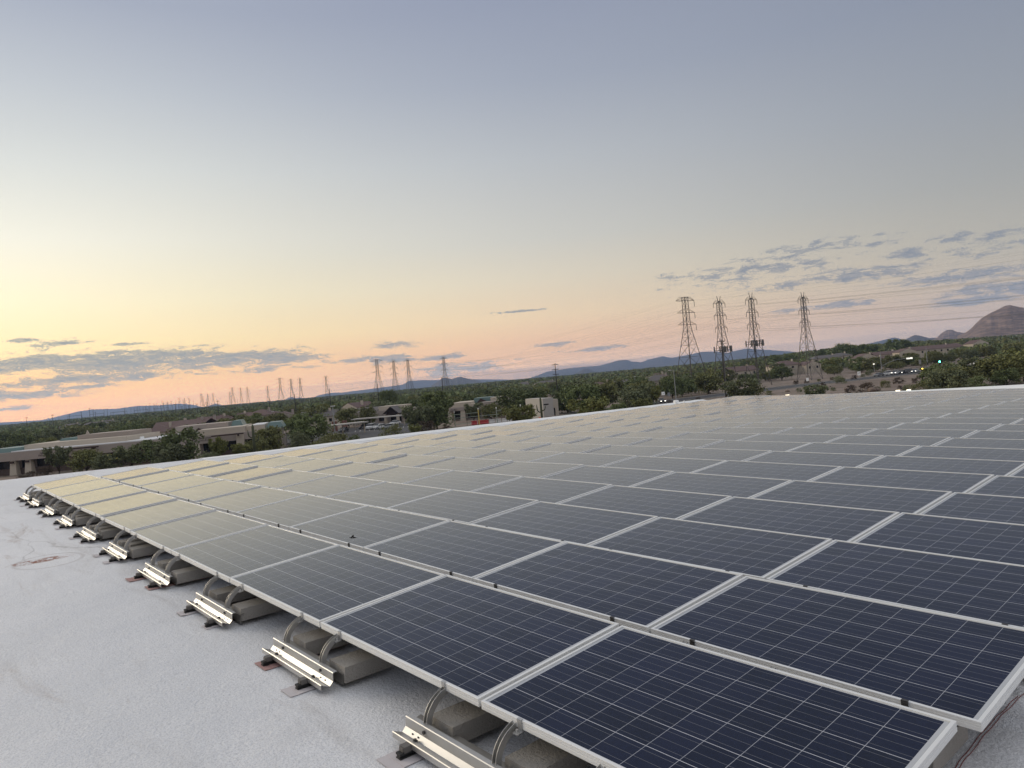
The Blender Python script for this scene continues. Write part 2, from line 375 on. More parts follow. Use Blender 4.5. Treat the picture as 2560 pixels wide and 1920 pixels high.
DARKSTEEL = mat('dark_weathered_steel', (.09, .085, .08), .5, metal=.6, var=.2, vscale=20)
RUBBER = mat('black_rubber', (.022, .022, .022), .7)
CELLS = cell_material()
def frame_mesh():
    b = MB(); prof = [(.0142, -.0045), (.0142, 0), (.0005, 0), (0, -.0006), (0, -.009), (.002, -.010), (.002, -.012), (0, -.013), (0, -.020), (.0015, -.021), (.0015, -.023), (0, -.024), (0, -.040), (.03, -.040), (.03, -.038)]
    def ring(o, z): return [(-PL/2+o, o, z), (PL/2-o, o, z), (PL/2-o, PW-o, z), (-PL/2+o, PW-o, z)]
    for (o, z) in prof: b.v += ring(o, z)
    for i in range(len(prof)-1):
        for k in range(4):
            q = (k+1) % 4; b.f.append((i*4+k, i*4+q, i*4+4+q, i*4+4+k)); b.mi.append(0)
    return b.mesh('frame', ALU)
def glass_mesh():
    b = MB(); o = .0139; b.box(-PL/2+o, PL/2-o, o, PW-o, -.010, -.0045); return b.mesh('glass', CELLS)
def clamp_mesh(m):
    b = MB(); b.box(-.014, .014, -.0045, -.0008, -.052, .0035); b.box(-.014, .014, -.0008, .009, .0008, .0035)
    b.box(-.016, .016, -.036, -.0045, -.052, -.048); b.tube([(0, -.022, -.052), (0, -.022, -.034)], .006, 6); return b.mesh('clamp', m)
FM, GM, CM, CM2 = frame_mesh(), glass_mesh(), clamp_mesh(STEEL), clamp_mesh(DARKSTEEL)
def objm(name, me, parent=None, loc=None):
    o = bpy.data.objects.new(name, me); COL.objects.link(o); o.parent = parent
    if loc: o.location = loc
    return o
rj = random.Random(11)
NROWS = 21
NEAR_LOOK = {0: 'dark navy', 1: 'dark navy', 2: 'dark blue', 3: 'slate blue', 4: 'grey'}
def row_phrase(k):
    return 'front row' if k == 1 else ('last row by the parapet' if k == NROWS else ORD[k-1]+' row from front')
for k in range(1, NROWS+1):
    K = k-1; xr = QX0 + QX1*K; y = QY0+QY1*K; tilt = TILT0+TILT1*K/1.0*.35
    for j in range(10):                                          # j = 0 at the right end of the row
        ul, ur = -(j+1)*(PL+PG)+PG, -j*(PL+PG)
        xm = xr+(ul+ur)/2
        # picture column: leave out panels wholly beyond the right side of the frame
        c0 = Vector((xr+ul, y+PW, zz(K, ul)-CZ)); px = 1280+F*(c0.dot(RT)/c0.dot(FW))
        if px > 2750: continue
        d = rj.uniform(0, .013)*(1 if j >= 4 else .25)*(1.5 if j >= 6 and rj.random() < .4 else 1)
        zl = zz(K, ul) - d*.8 + rj.uniform(-.003, .003); zr = zz(K, ur) + d*.8 + rj.uniform(-.003, .003)
        t = tilt + rj.uniform(-.004, .004)
        X = Vector((ur-ul, 0, zr-zl)).normalized(); Y0 = Vector((0, cos(t), sin(t))); Z = X.cross(Y0).normalized(); Y = Z.cross(X)
        p = empty('solar_panel'); p.matrix_world = Matrix(((X.x, Y.x, Z.x, xm), (X.y, Y.y, Z.y, y), (X.z, Y.z, Z.z, (zl+zr)/2), (0, 0, 0, 1)))
        if j == 9: where = 'at the far left end, '
        elif j >= 5: where = ORD[9-j]+' from the far left end, '
        elif j == 0: where = 'at the right end, '
        else: where = ORD[j]+' from the right end, '
        look = 'glowing pale yellow' if j >= 8 and k < 8 else 'pale grey' if j >= 5 else 'dull grey' if k > 9 else NEAR_LOOK[min(j, 4)]
        tag(p, look+' solar panel '+where+row_phrase(k), 'solar panel', 'solar panels in rows on the roof')
        objm('frame', FM, p); objm('glass', GM, p)
        if k <= 12:
            for cx in (-PL/2+.275, PL/2-.275): objm('clamp', CM if k == 1 else CM2, p, (cx+rj.uniform(-.015, .015), 0, 0))

# ------------------------------------------------------------------ mounts under the front edge, ballast blocks, slip sheets
CONC = mat('grey_concrete', (.36, .335, .30), .95, var=.22, vscale=9, bump=.5, bscale=60, objrand=.8)
SHEETM = mat('weathered_pink_membrane', (.56, .52, .52), .8, var=.15, vscale=6)
REDSHEET = mat('rusty_red_membrane', (.40, .24, .22), .85, var=.2, vscale=8)
def roof_frame(x, y):
    o = Vector((x, y, roofz(x, y))); ex = Vector((1, 0, (roofz(x+.4, y)-roofz(x-.4, y))/.8)).normalized()
    ey = Vector((0, 1, (roofz(x, y+.4)-roofz(x, y-.4))/.8)).normalized(); ez = ex.cross(ey).normalized(); ey = ez.cross(ex)
    return Matrix(((ex.x, ey.x, ez.x, o.x), (ex.y, ey.y, ez.y, o.y), (ex.z, ey.z, ez.z, o.z), (0, 0, 0, 1)))
def thick(poly, t):
    """open polyline (y,z) -> closed strip of thickness t"""
    out = []
    for i, p in enumerate(poly):
        a = Vector(poly[max(i-1, 0)]); b = Vector(poly[min(i+1, len(poly)-1)]); d = (b-a).normalized(); n = Vector((-d.y, d.x))
        out.append((p[0]+n.x*t, p[1]+n.y*t))
    return list(poly)+out[::-1]
def bolt(b, x, y, z, r=.009):
    b.tube([(x, y, z), (x, y, z+.004)], r*1.6, 10); b.tube([(x, y, z+.004), (x, y, z+.013)], r, 6)
AX = (-.29, .24)
def build_mount():
    p = empty('panel_mount')
    b = MB(); b.prism([(-.214, .034), (-.222, .036), (-.222, .062), (-.220, .065), (-.198, .054), (-.168, .041), (-.146, .064), (-.144, .110), (-.141, .113), (-.119, .115), (-.117, .108)], -.44, .44, closed=False)
    ro = b.build('front_rail', STEEL, p); sl = ro.modifiers.new('sheet', 'SOLIDIFY'); sl.thickness = .0028; sl.offset = 0
    h = MB()
    for x in (-.36, -.31, .30, .36):                     # slots and bolts in the rail
        h.box(x-.004, x+.004, -.161, -.156, .0515, .0575)
    for x in (-.30, .25):
        bolt(h, x, -.183, .047)
        h.tube([(x+.03, -.146, .088), (x+.03, -.155, .088)], .009, 6)
    h.build('bolt', DARKSTEEL, p)
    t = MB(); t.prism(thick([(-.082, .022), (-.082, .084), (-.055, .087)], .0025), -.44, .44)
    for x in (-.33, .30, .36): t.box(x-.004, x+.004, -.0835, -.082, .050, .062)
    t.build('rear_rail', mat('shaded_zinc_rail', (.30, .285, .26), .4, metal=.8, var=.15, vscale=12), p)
    for x in AX:
        path = [(-.098, .036), (-.098, .10)] + [(.045-.143*cos(a), .10+.128*sin(a)) for a in np.linspace(.12, pi/2-.1, 11)] + [(.06, .229), (.34, .235)]
        a = MB(); a.sweep(path, [(x-.013, -.002), (x+.013, -.002), (x+.013, .032), (x+.011, .032), (x+.011, .000), (x-.011, .000), (x-.011, .032), (x-.013, .032)][::-1]); a.build('support_arm', STEEL, p)
        r = MB(); w = .020
        r.prism([(x-w, .004), (x+w, .004), (x+w, .012), (x+w-.008, .012), (x+w-.008, .024), (x+w, .024), (x+w, .034), (x-w, .034), (x-w, .024), (x-w+.008, .024), (x-w+.008, .012), (x-w, .012)], -.285, 1.08, axis='y')
        r.build('base_rail', RUBBER, p)
        c = MB(); c.box(x-.022, x+.022, -.262, -.224, .030, .058); c.box(x-.016, x+.016, -.268, -.262, .036, .054, 0); c.build('rail_foot', mat('grey_foot_cap', (.13, .12, .11), .6), p)
    k = MB(); k.prism(thick([(.84, .022), (.84, .084), (.87, .087)], .0025), -.44, .44); k.build('rear_rail', STEEL, p)
    return p
def build_block():
    b = MB(); b.box(-.1, .1, -.2, .2, 0, .092, taper=.003); return b.mesh('concrete_block', CONC)
BLK = build_block()
proto_mount = None
SIDE = ['right end', 'second', 'third', 'fourth', 'fifth', 'sixth', 'seventh', 'eighth', 'ninth', 'tenth', 'far left end']
rb_ = random.Random(5)
spots = [(1, j) for j in range(11)] + [(2, 0), (3, 0), (2, 10), (3, 10), (2, 1)]
for (k, j) in spots:
    K = k-1; xb = QX0+QX1*K - j*(PL+PG) + PG/2 + (0 if 0 < j < 10 else (-.62 if j == 0 else .30)); y = QY0+QY1*K
    if (k, j) == (1, 10): xb += .05
    M = roof_frame(xb, y)
    if proto_mount is None: mnt = proto_mount = build_mount()
    else: mnt = dup(proto_mount)
    mnt.matrix_world = M @ Matrix.Scale(-1, 4, Vector((1, 0, 0))) if False else M
    rowp = 'under front row' if k == 1 else 'under '+ORD[k-1]+' row'
    jp = 'at right end' if j == 0 else 'at far left end' if j == 10 else 'at '+ORD[j-1]+' joint from right'
    tag(mnt, 'silver steel mount with curved arms '+rowp+' '+jp, 'mount', 'steel panel mounts along the array edge')
    blocks = [(-.235, .135, 'outer left'), (.345, .12, 'outer right')]
    if j >= 5: blocks = [(-.26, .13, 'left'), (.015, .16, 'middle'), (.33, .12, 'right')]
    blocks.append((.03 if j < 5 else -.1, .62, 'rear'))
    for bx, by, nm in blocks:
        o = objm('concrete_block', BLK); o.matrix_world = M @ Matrix.Translation((bx+rb_.uniform(-.012, .012), by+rb_.uniform(-.01, .01), .0345)) @ Matrix.Rotation(rb_.uniform(-.02, .02), 4, 'Z')
        tag(o, nm.replace('outer ', '')+' concrete ballast block '+rowp+' '+jp, 'concrete block', 'concrete ballast blocks on the panel mounts')
    for ix, ax in enumerate(AX):
        sh = MB(); w0 = .072+rb_.uniform(-.01, .02); y0 = -.325+rb_.uniform(-.04, .03); n = 8; curl = rb_.uniform(.2, 1)
        red = (j in (2,) and ix == 0) or (j in (4,) ) or (j == 1 and ix == 0)
        for i in range(n):
            a0 = y0+(1.15-y0)*(i/n)**1.6; a1 = y0+(1.15-y0)*((i+1)/n)**1.6
            za = .0035+.012*curl*max(0, 1-i/1.2); zb = .0035+.012*curl*max(0, 1-(i+1)/1.2)
            sh.face([(ax-w0, a0, za), (ax+w0, a0, za), (ax+w0, a1, zb), (ax-w0, a1, zb)]); 
        if k == 1 and j > 0:
            o = sh.build('slip_sheet', REDSHEET if (red and j != 1) else SHEETM); o.matrix_world = M
            sf = o.modifiers.new('thick', 'SOLIDIFY'); sf.thickness = .0025; sf.offset = 1
            tag(o, ('rusty red' if red and j != 1 else 'faded pinkish')+' slip sheet, '+('left' if ix == 0 else 'right')+' of pair '+rowp+' '+jp, 'slip sheet', 'slip sheets under the mounts')
# red wires lying on the roof at the right end
REDW = mat('dull_red_wire', (.19, .05, .045), .7)
for n_, (pts_, lb) in enumerate([([(2395, 1925), (2440, 1868), (2490, 1806), (2530, 1765), (2575, 1722)], 'thin dark red wire lying on the roof beside the right panel ends, outer one'),
                                 ([(2385, 1925), (2428, 1868), (2480, 1806), (2512, 1775), (2550, 1735)], 'thin dark red wire lying on the roof beside the right panel ends, nearer the panels')]):
    P3 = [ray_hit(*q) for q in pts_]; pp = []
    for a, b_ in zip(P3, P3[1:]):
        for i in range(6):
            q = a.lerp(b_, i/6); pp.append((q.x+.0025*sin(i*1.3+a.x*9), q.y, roofz(q.x, q.y)+.004))
    w_ = MB(); w_.tube(pp, .0019, 5); tag(w_.build('wire', REDW), lb, 'wire')
# white vent pipes near the west edge of the roof
def turned(name, prof, m, parent=None, loc=None, n=20):
    b = MB(); base = 0
    for (r, z) in prof: b.v += [(r*cos(2*pi*i/n), r*sin(2*pi*i/n), z) for i in range(n)]
    for k in range(len(prof)-1):
        for i in range(n): q = (i+1) % n; b.f.append((k*n+i, k*n+q, (k+1)*n+q, (k+1)*n+i)); b.mi.append(0)
    b.f.append(tuple(range((len(prof)-1)*n, len(prof)*n))); b.mi.append(0)
    return b.build(name, m, parent, loc)
vx = FW*F + RT*(1691-1280) + UP*(960-1012); vx.normalize(); 
vx = vx*33.6; vz = roofz(vx.x, vx.y)
vp = tag(empty('roof_vent', (vx.x, vx.y, vz)), 'white capped roof vent at the far left roof edge below the lamp pole', 'roof vent')
turned('pipe', [(.20, 0), (.14, .04), (.07, .07), (.07, .12)], WHITE_TRIM, vp); turned('cap', [(.0, .11), (.11, .11), (.118, .12), (.118, .21), (.10, .23)], WHITE_TRIM, vp)
v2 = FW*F + RT*(1711-1280) + UP*(960-1012); v2.normalize(); v2 = v2*33
vq = tag(empty('roof_vent', (v2.x, v2.y, roofz(v2.x, v2.y))), 'small white stub vent pipe right of the capped roof vent', 'roof vent')
turned('pipe', [(.05, 0), (.03, .03), (.03, .14)], WHITE_TRIM, vq); turned('cap', [(.04, .13), (.05, .15), (.04, .19), (.01, .21)], WHITE_TRIM, vq)

# ------------------------------------------------------------------ land: ground sheet, roads, hills, air
def ground_material():
    m = bpy.data.materials.new('desert_ground'); m.use_nodes = True; T = NT(m.node_tree); b = T.n['Principled BSDF']
    P = T.node('ShaderNodeTexCoord').outputs['Object']
    a = T.noise(P, .045, 6, .6, .5); f = T.noise(P, .6, 5, .65)
    c = T.mix(T.smooth(a, .35, .65), (.19, .135, .105, 1), (.26, .20, .16, 1))
    c = T.mix(T.m('MULTIPLY', T.smooth(f, .45, .7), .6), c, (.11, .092, .066, 1))
    c = T.mix(T.m('MULTIPLY', T.smooth(T.noise(P, .14, 4, .6), .52, .62), .55), c, (.06, .065, .032, 1))
    T.put(b.inputs['Base Color'], c); b.inputs['Roughness'].default_value = .95
    return m
g = MB(); NR, NA = 90, 96
rad = [0] + [30*(17000/30)**(i/(NR-1)) for i in range(NR)]
g.v.append((0, 0, 0))
for r in rad[1:]:
    for k in range(NA):
        a = 2*pi*k/NA; x, y = r*cos(a), r*sin(a); g.v.append((x, y, gz(x, y)))
for k in range(NA): g.f.append((0, 1+k, 1+(k+1) % NA)); g.mi.append(0)
for i in range(NR-1):
    for k in range(NA):
        q = (k+1) % NA; b0 = 1+i*NA; g.f.append((b0+k, b0+NA+k, b0+NA+q, b0+q)); g.mi.append(0)
tag(g.build('ground', ground_material(), smooth=True), 'brown desert ground with patchy scrub', kind='structure')
ASPH = mat('worn_asphalt', (.060, .058, .060), .9, var=.2, vscale=.5)
CURB = mat('pale_concrete_kerb', (.33, .31, .28), .9, var=.1)
PAINT = mat('road_paint', (.55, .54, .50), .7)
def ribbon(name, pts, width, z, m, label, off=0.0, parent=None, dash=None):
    b = MB(); P3 = [pos(px, w) for px, w in pts]; D = []
    for a, c in zip(P3, P3[1:]):
        n = max(1, int((c-a).length/4))
        D += [a.lerp(c, i/n) for i in range(n)]
    D.append(P3[-1]); L = []
    for i, p in enumerate(D):
        d = (D[min(i+1, len(D)-1)]-D[max(i-1, 0)]); d.z = 0; d.normalize(); nn = Vector((-d.y, d.x, 0))
        q = p+nn*off; l, r = q+nn*width/2, q-nn*width/2
        L.append(((l.x, l.y, gz(l.x, l.y)+z), (r.x, r.y, gz(r.x, r.y)+z)))
    for i, (a, c) in enumerate(zip(L, L[1:])):
        if dash and i % dash: continue
        b.face([a[0], a[1], c[1], c[0]])
    o = b.build(name, m, parent)
    if not parent: tag(o, label, kind='structure')
    return o
ROAD = [(1380, 172), (1500, 198), (1700, 222), (2000, 250), (2300, 272), (2450, 300), (2750, 350)]
rd = ribbon('road', ROAD, 15, .03, ASPH, 'grey asphalt road crossing the desert on the right')
ribbon('lane_marking', ROAD, .25, .034, PAINT, '', off=3.6, parent=rd, dash=3); ribbon('lane_marking', ROAD, .25, .034, PAINT, '', off=-3.6, parent=rd, dash=3)
ribbon('edge_marking', ROAD, .2, .034, PAINT, '', off=7, parent=rd)
def kerb(name, pts, off, label):
    b = MB(); P3 = [pos(*p) for p in pts]; L = []
    for i, p in enumerate(P3):
        d = (P3[min(i+1, len(P3)-1)]-P3[max(i-1, 0)]); d.z = 0; d.normalize(); nn = Vector((-d.y, d.x, 0)); q = p+nn*off; L.append((q+nn*.15, q-nn*.15))
    for a, c in zip(L, L[1:]):
        A = [Vector((v.x, v.y, gz(v.x, v.y))) for v in (a[0], a[1], c[1], c[0])]; U = [v+Vector((0, 0, .16)) for v in A]; A = [v-Vector((0, 0, .1)) for v in A]
        b.face(U); b.face([A[0], U[0], U[3], A[3]]); b.face([A[1], U[1], U[2], A[2]])
    tag(b.build(name, CURB), label, kind='structure')
kerb('kerb', ROAD, 7.8, 'far pale kerb of the road'); kerb('kerb', ROAD, -7.8, 'near pale kerb of the road')
b_ = MB()
lot = [pos(690, 172), pos(1060, 168), pos(1075, 232), pos(700, 225)]
b_.face([(p.x, p.y, .025) for p in lot]); pk = b_.build('car_park', ASPH); tag(pk, 'asphalt car park behind the carport', kind='structure')
bm_ = MB()
for i in range(14):
    a = pos(880+i*12, 203); c = pos(882+i*12, 209); n = Vector((c-a)).normalized().cross(Vector((0, 0, 1)))*.08
    bm_.face([a+n+Vector((0, 0, .03)), a-n+Vector((0, 0, .03)), c-n+Vector((0, 0, .03)), c+n+Vector((0, 0, .03))])
bm_.build('bay_marking', PAINT, pk)
ribbon('service_road', [(-200, 128), (380, 124), (800, 150), (1060, 170), (1400, 168)], 8, .02, ASPH, 'narrow asphalt service road behind the roof edge')
# hills and mountains, each with its own distance and depth
def mountain(name, prof, D, depth, m, label, rough=.05, seed=0, ext=1.0):
    rg = random.Random(seed); xs = [p[0] for p in prof]; hs = [max(0, (hor(p[0])-p[1]))*D/F/1.0 for p in prof]
    n = 160; b = MB(); nt = 26
    ph = [(rg.uniform(0, 6.28), rg.uniform(.5, 1)) for _ in range(9)]
    for i in range(n+1):
        px = xs[0]+(xs[-1]-xs[0])*i/n; h = float(np.interp(px, xs, hs)) + CZ
        for k in range(nt+1):
            t = -1+2*k/nt
            w = D + t*depth
            ridge = sum(a*sin((i*.35*(q+1)+t*4*(q % 3-1))+p) / (q+1) for q, (p, a) in enumerate(ph))
            f = (1-abs(t)**1.25)
            z = h*f + h*rough*2.2*ridge*abs(t)*f
            if abs(t) < .02: z = h
            p = pos(px, w, z if abs(t) < .999 else -3); b.v.append(tuple(p))
    for i in range(n):
        for k in range(nt):
            a = i*(nt+1)+k; b.f.append((a, a+nt+1, a+nt+2, a+1)); b.mi.append(0)
    return tag(b.build(name, m, smooth=True), label, kind='structure')
def rock_material(name, c1, c2, sc):
    m = bpy.data.materials.new(name); m.use_nodes = True; T = NT(m.node_tree); b = T.n['Principled BSDF']
    P = T.node('ShaderNodeTexCoord').outputs['Object']
    st = T.noise(T.vm('MULTIPLY', P, (1, 1, 7)), sc, 6, .7, .6); c = T.mix(T.smooth(st, .35, .68), c1, c2)
    T.put(b.inputs['Base Color'], c); b.inputs['Roughness'].default_value = .95; return m
ROCK = rock_material('far_mountain_rock', (.075, .065, .055, 1), (.11, .09, .075, 1), .002)
ROCKR = rock_material('red_brown_rock', (.12, .075, .05, 1), (.34, .23, .17, 1), .02)
mountain('mountain', [(-300, 1084), (-100, 1066), (0, 1056), (60, 1053), (105, 1050), (150, 1040), (200, 1028), (235, 1023), (290, 1022), (340, 1015), (400, 1013), (450, 1009), (487, 1012), (510, 1019), (560, 1017)],
         11000, 1800, ROCK, 'long low blue mountain ridge on the far left horizon', seed=1)
mountain('mountain', [(505, 1020), (530, 1012), (540, 1009), (565, 1014), (585, 1016), (604, 1014), (640, 1008), (660, 1010)], 8000, 500, ROCK, 'small blue hill behind the left power towers', seed=2)
mountain('mountain', [(700, 1003), (712, 1000), (722, 994), (732, 992.5), (742, 995), (749, 993), (762, 998), (775, 998)], 8200, 500, ROCK, 'small twin-topped blue hill left of the central towers', seed=3)
mountain('mountain', [(782, 996), (800, 987), (830, 982), (860, 981), (905, 975), (960, 968), (1010, 961), (1025, 952), (1060, 950), (1100, 950), (1150, 948), (1200, 948), (1280, 949), (1340, 947)], 9500, 1100, ROCK, 'blue mountain rising behind the central row of towers', seed=4)
mountain('mountain', [(1080, 964), (1098, 953), (1108, 945), (1118, 944), (1132, 947), (1145, 943), (1156, 942), (1170, 946), (1190, 949), (1215, 956)], 5200, 380, ROCK, 'dark twin-peaked hill in front of the central blue mountain', seed=5)
mountain('mountain', [(1318, 949), (1345, 938), (1370, 929), (1420, 921), (1460, 917), (1500, 914), (1528, 907), (1550, 900), (1570, 899), (1582, 904), (1596, 904), (1605, 906), (1625, 898), (1645, 894), (1660, 890), (1680, 895),
         (1700, 891), (1730, 886), (1760, 879), (1790, 879), (1820, 882), (1850, 875), (1870, 871), (1900, 873), (1940, 876), (1975, 878), (2010, 884)], 8600, 1200, ROCK, 'wide blue mountain range behind the right-hand towers', seed=6)
mountain('mountain', [(1430, 938), (1450, 929), (1463, 921), (1472, 921), (1485, 927), (1505, 936)], 5600, 300, ROCK, 'low tan hill at the foot of the wide blue mountain range', seed=7)
mountain('mountain', [(2130, 873), (2160, 862), (2190, 855), (2215, 849), (2238, 843), (2250, 846), (2262, 850), (2300, 866)], 7600, 500, ROCK, 'pale blue hill left of the pointed dark hill', seed=8)
mountain('mountain', [(2240, 862), (2262, 851), (2278, 842), (2290, 837), (2302, 839), (2325, 845), (2348, 844), (2380, 850)], 4600, 380, ROCK, 'pointed dark grey hill on the right horizon', seed=9)
mountain('mountain', [(2325, 853), (2345, 843), (2356, 833), (2368, 826), (2376, 824), (2384, 824), (2394, 829), (2406, 831), (2430, 835), (2460, 846)], 4000, 330, ROCKR, 'small flat-topped brown hill at the foot of the big mountain', seed=10)
mountain('mountain', [(2395, 840), (2418, 830), (2430, 822), (2443, 809), (2458, 796), (2478, 784), (2500, 774), (2520, 764), (2532, 762), (2545, 765), (2560, 768), (2600, 776), (2660, 782), (2740, 800), (2850, 822)], 2600, 330, ROCKR, 'big rounded red-brown rocky mountain at the right edge', rough=.03, seed=11)
def haze_box():
    m = bpy.data.materials.new('evening_haze'); m.use_nodes = True; T = NT(m.node_tree); T.n.remove(T.n['Principled BSDF'])
    v = T.node('ShaderNodeVolumePrincipled'); v.inputs['Color'].default_value = (.44, .62, 1, 1); v.inputs['Density'].default_value = HAZE_DENSITY; v.inputs['Anisotropy'].default_value = .25
    T.l.new(v.outputs[0], T.n['Material Output'].inputs['Volume'])
    b = MB(); b.box(-18500, 18500, -18500, 18500, -8, 330); o = b.build('haze', m); tag(o, kind='stuff')
USE_HAZE = True
if USE_HAZE: haze_box()

# ------------------------------------------------------------------ trees and shrubs
GREENS = {'dark': mat('dark_green_leaves', (.105, .128, .044), .8, var=.35, vscale=1.2, objrand=1.5),
          'olive': mat('olive_green_leaves', (.180, .185, .062), .8, var=.3, vscale=1.2, objrand=.75),
          'grey': mat('grey_green_leaves', (.175, .196, .092), .8, var=.3, vscale=1.2, objrand=.7),
          'bright': mat('yellow_green_leaves', (.195, .205, .058), .8, var=.3, vscale=1.2, objrand=.75),
          'brown': mat('brown_scrub_leaves', (.095, .064, .038), .85, var=.3, vscale=1.5, objrand=.7)}
BARK = mat('dark_bark', (.06, .045, .035), .95, var=.3, vscale=4)
def crown_geo(seed, style, N=2300):
    """leaf clumps on a unit-height tree: numpy quads"""
    r = np.random.RandomState(seed); C = []
    nc = {'round': 46, 'wispy': 60, 'wide': 50, 'bush': 40}[style]
    for i in range(nc):
        a = r.uniform(0, 2*pi); 
        if style == 'wispy':
            h = r.uniform(.38, .97); rad = (.12+.42*sin((h-.25)*2.3))*sqrt(r.uniform(.1, 1)); q = .055
        elif style == 'wide':
            h = .22+.73*r.uniform(0, 1)**.9; rad = .62*sqrt(max(0, 1-((h-.52)/.50)**2))*sqrt(r.uniform(.15, 1)); q = .085
        elif style == 'bush':
            h = r.uniform(.08, .92); rad = .60*sqrt(max(0, 1-((h-.25)/.75)**2))*sqrt(r.uniform(.15, 1)); q = .10
        else:
            h = r.uniform(.16, .95); rad = .47*sqrt(max(0, 1-((h-.55)/.46)**2))*sqrt(r.uniform(.2, 1)); q = .085
        C.append((rad*cos(a), rad*sin(a), h, q*r.uniform(.6, 1.35)))
    C = np.array(C); k = r.randint(0, nc, N)
    P = C[k, :3] + r.normal(size=(N, 3))*C[k, 3:4]*np.array([1, 1, .75]); P[:, 2] = np.clip(P[:, 2], .02, 1.05)
    A = r.normal(size=(N, 3)); A /= np.linalg.norm(A, axis=1)[:, None]; B = np.cross(A, r.normal(size=(N, 3))); B /= np.linalg.norm(B, axis=1)[:, None]
    sz = r.uniform(.014, .030, N)[:, None]*(1.15 if style != 'wispy' else .95)
    A = A*sz*(1.6 if style == 'wispy' else 1.1); B = B*sz*.75
    return np.stack([P-A-B, P+A-B, P+A+B, P-A+B], 1), C
def quads_mesh(name, Q, mats, mi=None):
    n = len(Q); me = bpy.data.meshes.new(name); me.vertices.add(4*n); me.vertices.foreach_set('co', Q.reshape(-1).astype(np.float32))
    me.loops.add(4*n); me.loops.foreach_set('vertex_index', np.arange(4*n, dtype=np.int32)); me.polygons.add(n)
    me.polygons.foreach_set('loop_start', np.arange(0, 4*n, 4, dtype=np.int32))
    for m in mats: me.materials.append(m)
    if mi is not None: me.polygons.foreach_set('material_index', mi.astype(np.int32))
    me.update(); me.validate(); return me
def trunk_mesh(seed, C, style):
    r = random.Random(seed); b = MB(); n = 5 if style == 'wispy' else 4
    b.tube([(0, 0, -.03), (.01, 0, .10), (r.uniform(-.03, .03), r.uniform(-.03, .03), .22)], [.030, .024, .018], 7); top = Vector(b.v[-1])
    for i in range(n+3):
        c = C[r.randrange(len(C))]; st = Vector((0, 0, .08+.12*r.random())); e = Vector(c[:3]); md = st.lerp(e, .5)+Vector((r.uniform(-.05, .05), r.uniform(-.05, .05), -.03))
        b.tube([st, md, e], [.016, .010, .004], 5)
    return b.mesh('trunk', BARK)
CROWNS = {}
for st, col, k in [('round', 'dark', 3), ('round', 'olive', 2), ('wide', 'dark', 3), ('wide', 'olive', 3), ('wide', 'grey', 3), ('wispy', 'bright', 3), ('wispy', 'grey', 2), ('bush', 'olive', 2), ('bush', 'brown', 2), ('bush', 'grey', 2), ('bush', 'dark', 1)]:
    CROWNS[(st, col)] = []
    for i in range(k):
        Q, C = crown_geo(100+len(CROWNS)*10+i, st, 1500 if st == 'bush' else 3400)
        CROWNS[(st, col)].append((quads_mesh('crown', Q, [GREENS[col]]), trunk_mesh(i, C, st) if st != 'bush' else None))
rt = random.Random(21)
TREES = []
def tree(px, w, h, wide=1.0, style='wide', col='olive', label=None, group=None):
    me, tr = rt.choice(CROWNS[(style, col)]); p = pos(px, w)
    name = 'shrub' if style == 'bush' else 'tree'
    t = empty(name, p, rt.uniform(0, 6.28)); t.scale = (h*wide, h*wide*rt.uniform(.9, 1.1), h)
    objm('foliage' if style == 'bush' else 'crown', me, t)
    if tr: objm('trunk', tr, t)
    tag(t, label, name, group); TREES.append((px, w, h*wide*.55)); return t
